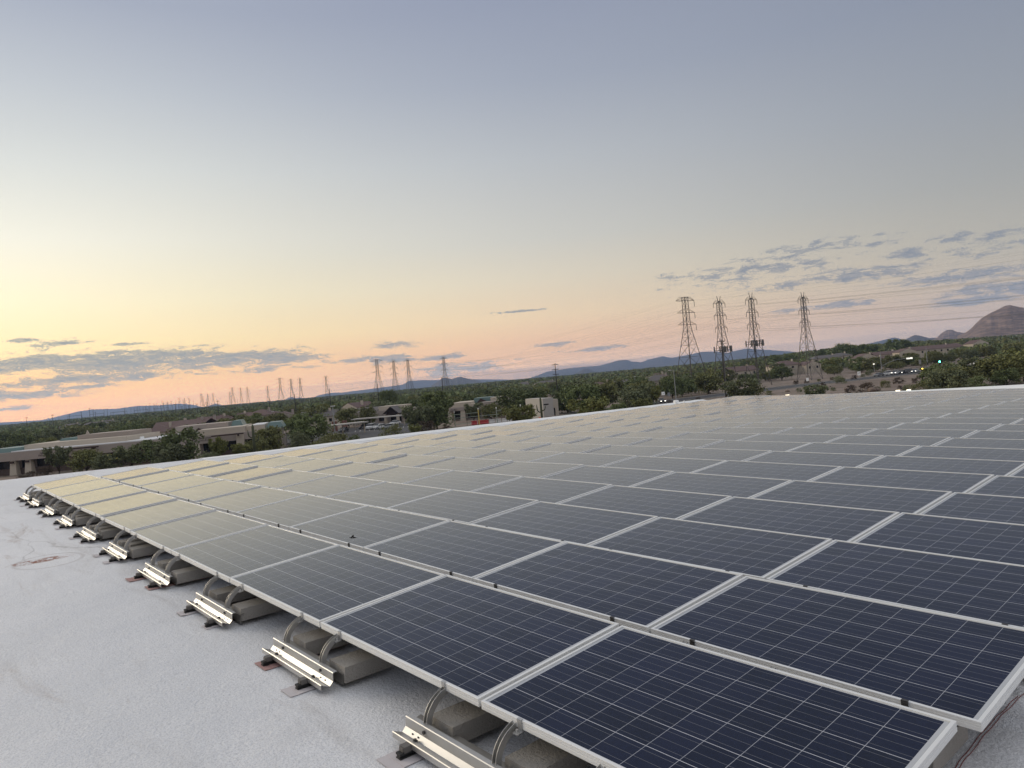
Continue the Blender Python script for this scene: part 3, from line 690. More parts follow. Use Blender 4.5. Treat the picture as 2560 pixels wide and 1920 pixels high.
KEY = [ # px, w, height, width factor, style, colour, label
 (137, 141, 5.3, .82, 'wispy', 'grey', 'dark airy tree with a visible trunk in front of the leftmost office sign'),
 (205, 139, 4.3, 1.15, 'wide', 'olive', 'low olive tree in front of the leftmost tan office, left of the lit window'),
 (262, 136, 3.4, 1.2, 'wide', 'grey', 'grey-green tree just below the lit yellow window'),
 (318, 138, 4.6, 1.1, 'wispy', 'grey', 'wispy palo verde hiding the right end of the leftmost tan office'),
 (372, 140, 4.9, 1.1, 'wide', 'dark', 'dark green tree in the gap between the two left tan offices'),
 (447, 137, 6.6, .85, 'wide', 'dark', 'tall dark tree in front of the left end of the second tan office'),
 (415, 134, 4.3, 1.1, 'wide', 'grey', 'grey-green tree lower left of the tall dark tree by the second office'),
 (538, 136, 4.6, .75, 'wispy', 'bright', 'small drooping green tree in front of the second office wall'),
 (508, 130, 2.6, 1.2, 'bush', 'grey', 'pale green shrub below the sign of the second office'),
 (592, 134, 3.2, 1.0, 'wispy', 'bright', 'pale yellow-green sapling left of the tall saguaro cactus'),
 (664, 150, 5.2, 1.15, 'round', 'olive', 'round leafy tree with a dark trunk at the right end of the second office'),
 (632, 142, 3.2, 1.1, 'wide', 'olive', 'small tree right behind the tall saguaro cactus'),
 (738, 143, 3.9, 1.0, 'wide', 'grey', 'small thin-trunked tree left of the tall grey lamp pole'),
 (772, 166, 6.3, 1.05, 'wide', 'dark', 'big dark tree left of the flat carport roof'),
 (742, 178, 6.6, .95, 'round', 'dark', 'dark bushy tree left of the tall grey lamp pole, behind the big one'),
 (826, 141, 3.5, 1.3, 'bush', 'olive', 'wide yellow-olive shrub at the foot of the tall grey lamp pole'),
 (790, 138, 2.6, 1.4, 'bush', 'olive', 'low olive shrub left of the foot of the tall grey lamp pole'),
 (880, 142, 2.6, 1.0, 'bush', 'dark', 'dark shrub between the carport and the boulders'),
 (968, 158, 3.2, 1.3, 'bush', 'olive', 'olive shrub directly in front of the parked silver car'),
 (866, 232, 6.0, 1.2, 'wide', 'olive', 'spreading tree behind the left part of the carport'),
 (916, 228, 6.0, .95, 'round', 'olive', 'round olive tree left of the dark gabled porch'),
 (1085, 181, 9.2, .95, 'round', 'dark', 'tallest round dark tree left of the green pipe rack'),
 (1038, 173, 6.4, 1.0, 'wispy', 'grey', 'wispy grey-green tree between the parked cars and the tallest round tree'),
 (1060, 168, 3.0, 1.3, 'bush', 'brown', 'brownish shrub below the tallest round dark tree'),
 (1030, 163, 2.6, 1.1, 'wispy', 'bright', 'light green palo verde sapling right of the parked cars'),
 (958, 330, 10.8, .55, 'round', 'dark', 'tall narrow dark tree on the skyline above the gabled porch, left one'),
 (977, 332, 10.6, .6, 'round', 'dark', 'tall narrow dark tree on the skyline above the gabled porch, right one'),
 (1178, 203, 5.0, .9, 'wispy', 'grey', 'airy green tree behind the green pipe rack'),
 (1222, 200, 4.4, .9, 'wide', 'olive', 'small tree behind the right part of the pipe rack'),
 (1284, 207, 7.6, 1.05, 'wide', 'dark', 'wide dark tree right of the cream-roofed office'),
 (1325, 212, 7.2, 1.0, 'wide', 'dark', 'dark tree left of the second saguaro cactus'),
 (1412, 205, 7.4, 1.1, 'round', 'dark', 'dense dark tree right of the small white-walled building'),
 (1450, 200, 7.4, 1.15, 'wide', 'dark', 'large dark tree left of the dull brown shrub'),
 (1500, 205, 7.0, 1.2, 'wide', 'olive', 'broad olive tree above the dull brown shrub'),
 (1592, 186, 6.4, 1.05, 'wispy', 'grey', 'feathery grey-green tree left of the white road sign'),
 (1622, 190, 5.8, .9, 'wispy', 'bright', 'feathery yellow-green tree just left of the white road sign'),
 (1600, 168, 3.5, 1.2, 'wispy', 'bright', 'low feathery palo verde close behind the roof edge'),
 (1545, 160, 2.9, 1.3, 'bush', 'brown', 'dull red-brown round shrub close behind the roof edge'),
 (1700, 243, 6.2, 1.2, 'wide', 'dark', 'dark tree right behind the silver lamp pole by the road'),
 (1765, 248, 7.0, 1.2, 'round', 'olive', 'round olive tree in front of the four-legged tower'),
 (1845, 166, 6.0, 1.25, 'wispy', 'grey', 'big feathery bush-like tree right of the road lamp pole'),
 (1880, 168, 4.6, 1.2, 'bush', 'olive', 'green shrub beside the big feathery tree close to the roof corner'),
 (2032, 158, 3.6, 1.3, 'wispy', 'grey', 'pale feathery shrub-like tree among the desert boulders by the road'),
 (2345, 164, 5.2, 1.3, 'wide', 'dark', 'dark green tree in front of the road right of the car queue'),
 (2392, 158, 4.6, 1.3, 'wide', 'olive', 'olive tree close behind the white parapet, left of the big right trees'),
 (2445, 166, 6.2, 1.3, 'wispy', 'grey', 'large feathery green tree behind the white parapet'),
 (2500, 160, 6.4, 1.2, 'wide', 'olive', 'large leafy tree behind the parapet, second from the right edge'),
 (2552, 165, 7.4, 1.2, 'wispy', 'bright', 'large yellow-green tree at the right edge behind the parapet'),
 (2300, 150, 2.8, 1.4, 'bush', 'olive', 'low green shrub behind the parapet where the big right trees begin'),
 (2440, 148, 3.0, 1.5, 'bush', 'dark', 'dark low shrub behind the parapet below the large feathery tree'),
 (2012, 610, 0, 0, '', '', '')]
for kx in KEY:
    if kx[4]: tree(*kx[:6], label=kx[6])
# skyline trees standing above the woodland on the right
for px, w, h, wd, st in [(2052, 560, 9.5, .8, 'round'), (2078, 565, 7.5, 1.0, 'round'), (2107, 540, 13, .85, 'wide'), (2128, 545, 11, 1.0, 'wide'), (2155, 560, 11, 1.1, 'round'), (2182, 560, 10, .9, 'wide'), (2235, 590, 12.5, .9, 'round'), (2262, 600, 11.5, .8, 'wide'), (1865, 520, 9, 1.0, 'round'), (1938, 540, 10, .9, 'wide'), (1972, 550, 10, 1.0, 'round')]:
    tree(px, w, h, wd, st, 'dark', 'dark tree standing out on the skyline right of the four towers' if px > 2040 else 'dark tree on the skyline between the four towers', 'skyline trees on the low rise')
ROADP = [pos(*p) for p in ROAD]
def near_road(p, d=13):
    for a, b in zip(ROADP, ROADP[1:]):
        ab = (b-a).to_2d(); t = max(0, min(1, (p-a).to_2d().dot(ab)/ab.length_squared))
        if ((p-a).to_2d()-ab*t).length < d: return True
    return False
CLEAR = [(-60, 378, 96, 190), (385, 700, 100, 200), (690, 1070, 128, 240), (1110, 1262, 120, 250), (1335, 1402, 120, 200), (1895, 2320, 100, 318), (1640, 1900, 120, 228),
         (2140, 2210, 392, 430), (2250, 2290, 400, 430), (2215, 2330, 425, 490), (380, 520, 225, 262), (2240, 2330, 280, 330), (2330, 2460, 180, 330), (1950, 2060, 330, 400)]
def free(px, w, r):
    for a, b, c, d in CLEAR:
        if a < px < b and c < w < d: return False
    for (x, ww, rr) in TREES:
        dx = (px-x)/F*w; dy = w-ww
        if dx*dx+dy*dy < (r*.62+rr*.62)**2: return False
    return not near_road(pos(px, w), 11)
def zone(px, w, col):
    tone = {'dark': 'dark green', 'olive': 'olive green', 'grey': 'grey-green', 'bright': 'yellow-green'}[col]
    if px < 700: a = 'desert tree among the tiled-roof houses behind the left offices' if w > 200 else 'desert tree in the row beside the left offices'
    elif px < 1150: a = 'desert tree beyond the car park and gabled porch'
    elif px < 1700: a = 'desert tree in the wood left of the four tall towers' if w > 240 else 'desert tree in the nearer belt left of the road'
    elif px < 2100: a = 'desert tree around the feet of the four tall towers'
    else: a = 'desert tree around the cream houses on the right'
    return tone+' '+a, 'desert trees of the middle distance'
cnt = 0; tries = 0
while cnt < 232 and tries < 14000:
    tries += 1
    w = 128+330*rt.random()**.9; px = rt.uniform(-40, 2640)
    st, col = rt.choice([('wide', 'dark'), ('wide', 'olive'), ('wide', 'grey'), ('round', 'dark'), ('round', 'olive'), ('wispy', 'grey'), ('wispy', 'bright'), ('wide', 'dark'), ('wide', 'olive')])
    h = rt.uniform(4.2, 7.2); wd = rt.uniform(.95, 1.4)
    if w < 190: h *= .8
    if not free(px, w, h*wd*.5): continue
    l, gr = zone(px, w, col); tree(px, w, h, wd, st, col, l, gr); cnt += 1
for i in range(46):
    px = rt.uniform(1880, 2420); w = rt.uniform(316, 398)
    if any(a < px < b and c < w < d for a, b, c, d in CLEAR) or near_road(pos(px, w), 12): continue
    col = rt.choice(['dark', 'olive', 'grey']); l, gr = zone(px, w, col)
    tree(px, w, rt.uniform(2.6, 4.3), rt.uniform(1.2, 1.6), rt.choice(['wide', 'bush']) if False else 'wide', col, l, gr)
# desert shrubs beside the road and behind the roof edge
SHR = [(1998, 158), (2010, 172), (2055, 165), (2075, 196), (2118, 186, 1.7), (2113, 168), (2140, 172), (2160, 180, 2.3), (2205, 190, 2.0), (2240, 205, 1.8), (2242, 178), (2262, 168), (1990, 205), (2035, 218), (2052, 232), (2093, 240, 2.4), (2100, 258), (2130, 264), (2152, 275),
       (2185, 180), (2080, 160), (2290, 222), (2280, 200), (1960, 168), (1930, 176), (1915, 205), (2025, 178), (1985, 262), (2012, 264), (2042, 268), (2075, 272), (2205, 292, 2.2), (2170, 288, 2.4), (1650, 176), (1665, 200), (1740, 206), (1720, 198), (1580, 152), (1500, 158), (1470, 150),
       (40, 132), (66, 137), (105, 139, 1.9), (180, 130), (236, 128), (350, 128), (480, 128), (565, 130), (700, 135), (725, 133), (915, 150), (928, 152), (1010, 160), (1090, 165), (1108, 167), (1330, 158), (1395, 160), (1440, 155), (1425, 165), (1300, 160)]
for q in SHR:
    h = (q[2] if len(q) > 2 else rt.uniform(.9, 1.5)); col = rt.choice(['brown', 'olive', 'grey', 'brown'])
    tree(q[0], q[1], h, rt.uniform(1.0, 1.35), 'bush', col, ('brown' if col == 'brown' else 'olive' if col == 'olive' else 'grey-green')+(' desert shrub on the bare ground beside the curving road' if q[0] > 1880 else ' desert shrub low behind the roof edge'), 'desert shrubs')
# far woodland that reads as one mass
def woodland():
    r = np.random.RandomState(4); n = 13500
    u = r.uniform(0, 1, n); w = 400*(5200/400)**(u**.85); px = r.uniform(-500, 3050, n)
    keep = np.ones(n, bool)
    for a, b, c, d in ((2130, 2215, 400, 470), (2235, 2380, 400, 520), (2400, 2440, 500, 700), (1640, 1700, 400, 470)):
        keep &= ~((px > a) & (px < b) & (w > c) & (w < d))
    w, px = w[keep], px[keep]; n = len(w); out = []; mi = []
    for i in range(n):
        p = pos(px[i], w[i]); big = 1+w[i]/2600
        k = 36 if w[i] < 900 else 22 if w[i] < 2000 else 12
        R_ = r.uniform(2.6, 4.6)*big; H_ = r.uniform(3.4, 6.2)*(1+w[i]/9000)
        a = r.uniform(0, 6.283, k); h = r.uniform(.12, 1, k); rr = R_*np.sqrt(np.clip(1-((h-.4)/.65)**2, 0, 1))*np.sqrt(r.uniform(.1, 1, k))
        P = np.stack([p.x+rr*np.cos(a), p.y+rr*np.sin(a), p.z+h*H_], 1)
        A = r.normal(size=(k, 3)); A /= np.linalg.norm(A, axis=1)[:, None]; B = np.cross(A, r.normal(size=(k, 3))); B /= np.linalg.norm(B, axis=1)[:, None]
        s = r.uniform(.35, .75, k)[:, None]*big*(1.0 if k > 30 else 1.35 if k > 20 else 1.9); A = A*s*1.25; B = B*s
        out.append(np.stack([P-A-B, P+A-B, P+A+B, P-A+B], 1)); mi.append(np.full(k, r.choice(4, p=[.40, .3, .2, .1])))
    Q = np.concatenate(out); o = bpy.data.objects.new('woodland', quads_mesh('woodland', Q, [GREENS['dark'], GREENS['olive'], GREENS['grey'], GREENS['bright']], np.concatenate(mi))); COL.objects.link(o)
    tag(o, 'far green desert woodland reaching the horizon', kind='stuff')
woodland()

# ------------------------------------------------------------------ transmission towers and their lines
GALV = mat('weathered_tower_steel', (.075, .072, .07), .6, metal=.3)
DARKT = mat('dark_tower_steel', (.055, .05, .048), .6, metal=.2)
INSUL = mat('insulator_string', (.10, .09, .085), .5)
def lattice(b, levels, th, tb):
    """levels: (z, half width) -> four legs with crossed bracing"""
    for (z0, w0), (z1, w1) in zip(levels, levels[1:]):
        q0 = [(-w0, -w0), (w0, -w0), (w0, w0), (-w0, w0)]; q1 = [(-w1, -w1), (w1, -w1), (w1, w1), (-w1, w1)]
        for i in range(4):
            j = (i+1) % 4
            b.tube([(*q0[i], z0), (*q1[i], z1)], th, 4, caps=False)
            b.tube([(*q0[i], z0), (*q1[j], z1)], tb, 3, caps=False); b.tube([(*q0[j], z0), (*q1[i], z1)], tb, 3, caps=False)
            b.tube([(*q1[i], z1), (*q1[j], z1)], tb, 3, caps=False)
def tower(kind, H, m):
    t = empty('transmission_tower'); b = MB()
    if kind == 'wide':
        lv = [(0, 4.7), (7.5, 3.7), (13.5, 2.8), (18, 2.1), (21, 1.6), (23.5, 1.2), (26, .92), (28.2, .88), (30.6, .85), (33, .82), (35.2, .8), (36.6, .8)]
        arms = [(26, 4.7), (30.6, 4.5), (35.2, 4.7)]
    else:
        lv = [(0, 3.5), (8, 2.6), (13.5, 2.0), (17.5, 1.5), (20.5, 1.1), (23.6, .8), (26, .75), (28.4, .72), (30.8, .7), (33.2, .68), (34.0, .3)]
        arms = [(23.6, 3.2), (28.4, 3.2), (33.2, 3.1)]
    lattice(b, lv, .115, .05); b.build('lattice_body', m, t)
    for z, L in arms:
        a = MB()
        for s_ in (-1, 1):
            for y in (-.5, .5):
                a.tube([(0, y, z), (s_*L, 0, z)], .09, 4, caps=False)
                a.tube([(s_*.9, y, z+1.5 if kind != 'wide' or z < 35 else z+1.4), (s_*L, 0, z)], .05, 4, caps=False)
            for f in (.35, .6): a.tube([(s_*L*f, 0, z), (s_*L*(f+.12), 0, z+1.5*(1-f)*.8)], .04, 3, caps=False)
        if kind == 'wide' and z > 35: a.tube([(-2.9, 0, z+1.4), (2.9, 0, z+1.4)], .08, 4)
        if kind == 'wide' and z > 35:
            for s_ in (-1, 1): a.tube([(s_*2.9, 0, z+1.4), (s_*L, 0, z)], .06, 4)
        a.build('crossarm', m, t)
        for s_ in ((-1, 1) if kind != 'wide' else (1,)):
            i = MB(); i.tube([(s_*L, 0, z), (s_*(L+.08), 0, z-(1.7 if kind != 'wide' else 2.3))], .10, 5); i.build('insulator', INSUL, t)
    if kind != 'wide':
        h = MB()
        for s_ in (-1, 1): h.tube([(s_*.25, 0, 33.4), (s_*1.0, 0, 36.0)], .10, 4); h.tube([(s_*.8, 0, 33.2), (s_*.75, 0, 35.2)], .05, 3)
        h.build('shield_wire_horn', m, t)
    return t
LDIR = FH*1.09*280 + RH*(-.63)*280; LANG = math.atan2(LDIR.y, LDIR.x) - pi/2
protoA = tower('wide', 36.6, DARKT); protoB = tower('horned', 36, GALV)
T1 = [(1727, 280, 'wide'), (1811, 281, 'horned'), (1891, 279, 'horned'), (2020, 297, 'horned')]
NAMES = ['leftmost wide-armed', 'second', 'third', 'rightmost']
TP = {}; used_p = {'wide': False, 'horned': False}
GR = {1: 'of the four tall near towers', 2: 'of the four towers above the middle horizon', 3: 'of the four towers left of the middle ones'}
for li, (px, w, kind) in enumerate(T1):
    base = pos(px, w, 0)
    for sidx in range(0, 11):
        p = base + LDIR*(sidx-1)*(1.0 if sidx < 4 else 1.0); 
        if sidx >= 5: p += RH*(-6)*(sidx-4)**1.4
        p.z = gz(p.x, p.y) if sidx else 0; TP[(li, sidx)] = (p, kind)
        if sidx == 0: continue
        pr = protoA if kind == 'wide' else protoB
        o = pr if not used_p[kind] else dup(pr); used_p[kind] = True
        o.location = p; o.rotation_euler = (0, 0, LANG)
        nm = ('wide-armed' if kind == 'wide' else 'horned')
        if sidx in GR:
            lab = 'steel lattice '+nm+' power tower, '+('leftmost' if li == 0 else 'rightmost' if li == 3 else NAMES[li])+' '+GR[sidx]
            tag(o, lab, 'power tower', 'lattice power towers along the corridor')
        else: tag(o, 'small distant '+nm+' lattice tower in the row receding to the left horizon', 'power tower', 'distant '+nm+' towers on the left horizon')
# antennas on the two middle towers
PANELM = mat('grey_antenna_panel', (.12, .12, .125), .6)
for li, zb in ((1, 15.0), (2, 16.2)):
    tw = [o for o in bpy.data.objects if o.name.startswith('transmission_tower') and not o.parent and (o.location-TP[(li, 1)][0]).length < .1][0]
    f = MB(); R_ = 2.9
    c4 = [(R_, R_*.5), (-R_, R_*.5), (-R_, -R_*.5), (R_, -R_*.5)]
    for a, c in zip(c4, c4[1:]+c4[:1]): f.tube([(*a, zb), (*c, zb)], .10, 4); f.tube([(*a, zb+.9), (*c, zb+.9)], .06, 4)
    f.build('antenna_frame', DARKT, tw)
    for k_, (ax, ay) in enumerate([(-3.1, -1.5), (-3.1, 1.5), (-2.3, -1.6), (-.8, -1.6), (.8, -1.6), (2.3, -1.6), (3.1, -1.5), (3.1, 1.5), (2.3, 1.6), (0, 1.6)]):
        q = MB(); q.box(ax-.20, ax+.20, ay-.14, ay+.14, zb-.9, zb+1.5); q.build('antenna_panel', PANELM, tw)
# ladder-like cable riser on the third tower
tw = [o for o in bpy.data.objects if o.name.startswith('transmission_tower') and not o.parent and (o.location-TP[(2, 1)][0]).length < .1][0]
f = MB()
f.tube([(-3.6, -2.6, 16), (-5.0, -4.6, 0)], .10, 4); f.tube([(-2.9, -2.6, 16), (-4.3, -4.6, 0)], .10, 4)
for i in range(18):
    a = i/18; f.tube([(-3.6-1.4*a, -2.6-2*a, 16-16*a), (-2.9-1.4*a, -2.6-2*a, 16-16*a)], .16, 4)
f.build('cable_ladder', DARKT, tw)
# conductors: one object for each wire from tower to tower
CABLE = mat('conductor_cable', (.12, .12, .12), .6)
AR = Vector((cos(LANG), sin(LANG), 0))
for li in range(4):
    kind = T1[li][2]; arms = [(26, 4.7), (30.6, 4.5), (35.2, 4.7)] if kind == 'wide' else [(23.6, 3.2), (28.4, 3.2), (33.2, 3.1)]
    L_ = [(z, s_*a, nm) for (z, a), nm in zip(arms, ('bottom', 'middle', 'top')) for s_ in (-1, 1)] + ([(36.0, 1.0, 'shield')] if kind != 'wide' else [(36.6, 2.9, 'shield')])
    for z, off, nm in L_:
        b = MB(); dz = 0 if nm == 'shield' else (1.7 if kind != 'wide' else (2.3 if off > 0 else .3))
        for sidx in range(0, 5):
            a = TP[(li, sidx)][0]+AR*off; c = TP[(li, sidx+1)][0]+AR*off; a = Vector((a.x, a.y, TP[(li, sidx)][0].z+z-dz)); c = Vector((c.x, c.y, TP[(li, sidx+1)][0].z+z-dz))
            n = 14; pts = []
            for i in range(n+1):
                u = i/n; q = a.lerp(c, u); q.z -= (7.0 if nm != 'shield' else 4.5)*4*u*(1-u); pts.append(q)
            b.tube(pts, .017 if nm != 'shield' else .010, 3, caps=False)
        o = b.build('power_cable', CABLE)
        tag(o, nm+(' wire' if nm == 'shield' else (' left' if off < 0 else ' right')+' conductor')+' strung along the '+('leftmost' if li == 0 else NAMES[li])+' line of lattice towers', 'power cable', 'power cables between the lattice towers')
# wooden and steel poles along the roads
WOODP = mat('dark_utility_pole', (.035, .030, .028), .85)
def upole(px, w, h, label, arms=1, group=None):
    p = pos(px, w); t = tag(empty('utility_pole', p, YAW+rt.uniform(-.3, .3)), label, 'utility pole', group)
    b = MB(); b.tube([(0, 0, -.3), (0, 0, h)], [.20, .12], 7); b.build('pole', WOODP, t)
    for i in range(arms):
        a = MB(); z = h-.6-i*1.7; a.box(-1.1, 1.1, -.07, .07, z-.08, z+.08)
        for x in (-1.0, -.4, .5, 1.0): a.tube([(x, 0, z+.08), (x, 0, z+.34)], .05, 5)
        a.build('crossarm', WOODP, t)
    return t
upole(1808, 196, 16.6, 'tall dark pole in front of the second lattice tower', 1)
upole(1391, 252, 15.2, 'dark utility pole with three short crossarms at the left foot of the blue mountain range', 3)
upole(1107, 300, 14.4, 'dark pole above the tallest round dark tree', 0)
upole(946, 300, 14.0, 'dark pole in front of the leftmost middle power tower', 0)
upole(826, 340, 14.2, 'dark pole left of the rightmost distant tower near the grey lamp pole', 0)
upole(738, 330, 13.0, 'dark pole in front of the small twin-topped hill', 0)
upole(674, 360, 12.6, 'dark pole beside the skyline to the right of the red sign box', 0)
for px, w, h in [(546, 420, 14), (517, 480, 14), (440, 520, 15), (494, 560, 14), (473, 600, 13), (456, 640, 13), (404, 560, 15), (133, 520, 15), (68, 560, 15), (205, 700, 16), (175, 700, 15), (240, 760, 15), (270, 800, 18), (226, 700, 19)]:
    upole(px, w, h, 'thin dark utility pole among the distant poles on the left horizon', 1, 'distant utility poles on the left horizon')
# switchyard far left
sw = tag(empty('substation', pos(258, 1250)), 'distant electrical switchyard of masts and lattice beams on the left horizon', 'substation')
rs = random.Random(3); 
for i in range(34):
    b = MB(); x = rs.uniform(-95, 150); y = rs.uniform(0, 260); h = rs.choice([13, 16, 19, 24]); q = RH*x+FH*y
    b.tube([q, q+Vector((0, 0, h))], .22, 4); b.build('mast', DARKT, sw)
for i in range(6):
    b = MB(); x = -60+i*26; q = RH*x+FH*(20*(i % 3)); e = q+RH*24
    b.tube([q+Vector((0, 0, 13)), e+Vector((0, 0, 13))], .3, 4); b.tube([q, q+Vector((0, 0, 14))], .25, 4); b.tube([e, e+Vector((0, 0, 14))], .25, 4); b.build('gantry', DARKT, sw)

# ------------------------------------------------------------------ buildings
TAN = mat('tan_stucco_wall', (.38, .325, .285), .9, var=.08, vscale=.3)
TAN2 = mat('pale_cream_stucco', (.52, .455, .37), .9, var=.07, vscale=.3)
TAN3 = mat('brown_stone_base', (.12, .085, .07), .95, var=.3, vscale=1.5)
DGLASS = mat('dark_window_glass', (.012, .012, .014), .15)
FOAM = mat('white_flat_roof', (.70, .70, .70), .7)
BROWNW = mat('dark_brown_wood', (.05, .028, .022), .8)
TEAL = mat('teal_metal_roof', (.13, .20, .19), .5, var=.08)
TILE = mat('brown_clay_tile_roof', (.135, .085, .075), .85, var=.25, vscale=1.2)
TILE2 = mat('grey_brown_tile_roof', (.13, .115, .11), .85, var=.2, vscale=1.2)
LETTER = mat('dark_sign_letters', (.04, .03, .03), .6)
LITWIN = mat('lit_window_glass', (.30, .28, .10), .5, emit=(.75, .66, .16), estr=.55)
def frame_at(px0, px1, w0, w1=None):
    """origin, rotation about z and metres per picture column of a facade seen between px0 and px1"""
    w1 = w1 or w0; a = pos(px0, w0); b = pos(px1, w1); d = b-a; d.z = 0
    return a, math.atan2(d.y, d.x), d.length
def place(name, a, ang, label, cat, group=None):
    return tag(empty(name, (a.x, a.y, gz(a.x, a.y)), ang), label, cat, group)
def bx(name, m, par, x0, x1, y0, y1, z0, z1, taper=0):
    b = MB(); b.box(x0, x1, y0, y1, z0, z1, taper=taper); return b.build(name, m, par)
def gable(name, m, par, x0, x1, y0, y1, z0, z1, axis='x', over=.4):
    b = MB()
    if axis == 'x': b.prism([(y0-over, z0-.1), (y0-over, z0), ((y0+y1)/2, z1), (y1+over, z0), (y1+over, z0-.1), ((y0+y1)/2, z1-.16)], x0-over, x1+over, 'x')
    else: b.prism([(x0-over, z0-.1), (x0-over, z0), ((x0+x1)/2, z1), (x1+over, z0), (x1+over, z0-.1), ((x0+x1)/2, z1-.16)], y0-over, y1+over, 'y')
    return b.build(name, m, par)
def hip(name, m, par, x0, x1, y0, y1, z0, z1, over=.5):
    b = MB(); x0 -= over; x1 += over; y0 -= over; y1 += over; k = min(x1-x0, y1-y0)/2
    if x1-x0 > y1-y0: r = [(x0+k, (y0+y1)/2, z1), (x1-k, (y0+y1)/2, z1)]
    else: r = [((x0+x1)/2, y0+k, z1), ((x0+x1)/2, y1-k, z1)]
    A, B_, C_, D_ = (x0, y0, z0), (x1, y0, z0), (x1, y1, z0), (x0, y1, z0)
    if x1-x0 > y1-y0: fs = [[A, B_, r[1], r[0]], [C_, D_, r[0], r[1]], [A, r[0], D_], [B_, C_, r[1]]]
    else: fs = [[A, B_, r[0]], [B_, C_, r[1], r[0]], [C_, D_, r[1]], [D_, A, r[0], r[1]]]
    for f in fs: b.face(f)
    b.face([D_, C_, B_, A]); return b.build(name, m, par)
def letters(par, x, y, z, w, h, rows, m=LETTER):
    """illegible two-line dark lettering as the photograph shows it: strokes of uneven height"""
    r = random.Random(int(x*10)); b = MB()
    for k in range(rows):
        zz_ = z-k*h*1.5; cx = x+(0 if k == 0 else -.35); 
        while cx < x+w:
            lw = r.uniform(.10, .2); b.box(cx, cx+lw*.45, y-.05, y, zz_, zz_+h*r.uniform(.75, 1)); b.box(cx, cx+lw, y-.05, y, zz_+h*r.choice([0, .4, .8]), zz_+h*r.choice([0, .4, .8])+.08); cx += lw+.12
    return b.build('sign_lettering', m, par)
# 1. leftmost tan office
a, g_, L = frame_at(-70, 374, 150, 149)
mp = L/444
X = lambda px: (px+70)*mp
o1 = place('office_building', a, g_, 'long low tan office at the far left with tapered columns and one lit yellow window', 'building', 'tan flat-roofed offices')
bx('wall', TAN, o1, X(-70), X(372), 2.0, 18, 0, 3.0)
bx('wall_fascia', TAN, o1, X(-70), X(372), 0, 18, 3.0, 4.75)
bx('wall_fascia', TAN2, o1, X(27), X(290), 3.5, 17, 4.76, 5.95)
bx('upper_wall', TAN, o1, X(130), X(268), 8, 17, 5.96, 6.9)
bx('roof', FOAM, o1, X(292), X(370.5), .4, 17.6, 4.76, 4.98)
bx('roof', FOAM, o1, X(20), X(292), .3, 3.49, 4.76, 4.95)
bx('teal_roof', TEAL, o1, X(-70), X(26), 1.2, 12, 4.77, 5.6, taper=.5); bx('teal_roof', TEAL, o1, X(74), X(131), 9, 17, 5.96, 6.5, taper=.3)
bx('rooftop_unit', WHITE_TRIM, o1, X(312), X(316), 5, 6.2, 4.98, 5.5)
bx('stone_base', TAN3, o1, X(-70), X(372), 1.4, 1.98, 0, 1.3)
for c in (-40, 23, 61): bx('column', TAN2, o1, X(c)-.75, X(c)+.75, -.05, 1.35, 0, 2.99, taper=.22); bx('lantern', BROWNW, o1, X(c)-.3, X(c)+.5, -.4, -.06, 2.45, 2.85)
for c in (229,): bx('column', TAN2, o1, X(c)-.7, X(c)+.7, -.05, 1.35, 0, 2.99, taper=.18); bx('lantern', BROWNW, o1, X(c)-.3, X(c)+.5, -.4, -.06, 2.45, 2.85)
for p0, p1 in ((-35, 14), (31, 53), (69, 150), (160, 215)): bx('window', DGLASS, o1, X(p0), X(p1), 1.9, 1.99, 1.31, 2.95)
bx('window', LITWIN, o1, X(247), X(284), 1.9, 1.99, 1.35, 2.6)
for q in (254, 263, 275, 280): bx('window_frame', BROWNW, o1, X(q), X(q)+.12, 1.84, 1.89, 1.35, 2.6)
bx('window_frame', BROWNW, o1, X(256), X(262), 1.84, 1.89, 2.0, 2.12)
bx('awning', BROWNW, o1, X(239), X(288), .3, 1.8, 2.62, 3.0)
bx('trellis_beam', BROWNW, o1, X(150), X(248), -1.2, -.9, 4.35, 4.62)
for q in (172, 231): bx('trellis_bracket', BROWNW, o1, X(q), X(q)+.3, -1.2, -.02, 4.05, 4.34)
letters(o1, X(95), -.02, 3.95, 2.6, .32, 2)
chz = MB(); chz.prism([(0, 0), (.45, .9), (.9, 0)], 0, .2, 'y'); ch = chz.build('roof_ornament', TAN2, o1); ch.location = (X(144), 9, 6.9)
# 2. second tan office
a, g_, L = frame_at(398, 700, 152, 158); mp2 = L/302
X = lambda px: (px-398)*mp2
o2 = place('office_building', a, g_, 'second tan office from the left with stepped parapets and a brown trellis beam', 'building', 'tan flat-roofed offices')
bx('wall', TAN, o2, X(398), X(696), 2.2, 20, 0, 2.9); bx('wall_fascia', TAN, o2, X(484), X(640), 0, 18, 2.9, 4.5)
bx('wall_fascia', TAN2, o2, X(487), X(603), .7, 17, 4.51, 5.75); bx('wall_fascia', TAN2, o2, X(604), X(652), 3, 17, 4.51, 5.6)
bx('upper_wall', TAN, o2, X(412), X(548), 9, 19, 4.7, 6.75); bx('wall_fascia', TAN, o2, X(396), X(483), 5, 19, 2.9, 5.1)
bx('wall_fascia', TAN, o2, X(641), X(694), 1, 14, 2.9, 4.6); bx('roof', FOAM, o2, X(618), X(651), 3.3, 16, 5.61, 5.75); bx('roof', FOAM, o2, X(400), X(484), 5.3, 8.9, 5.11, 5.25)
bx('teal_roof', TEAL, o2, X(549), X(592), 10, 19, 4.7, 6.9, taper=.9); bx('teal_roof', TEAL, o2, X(653), X(702), 4, 14, 4.61, 5.9, taper=.7)
gb = MB(); gb.prism([(X(462), 5.2), (X(472), 6.1), (X(490), 5.2)], 8.3, 8.9, 'y'); gb.build('gable_vent', BROWNW, o2)
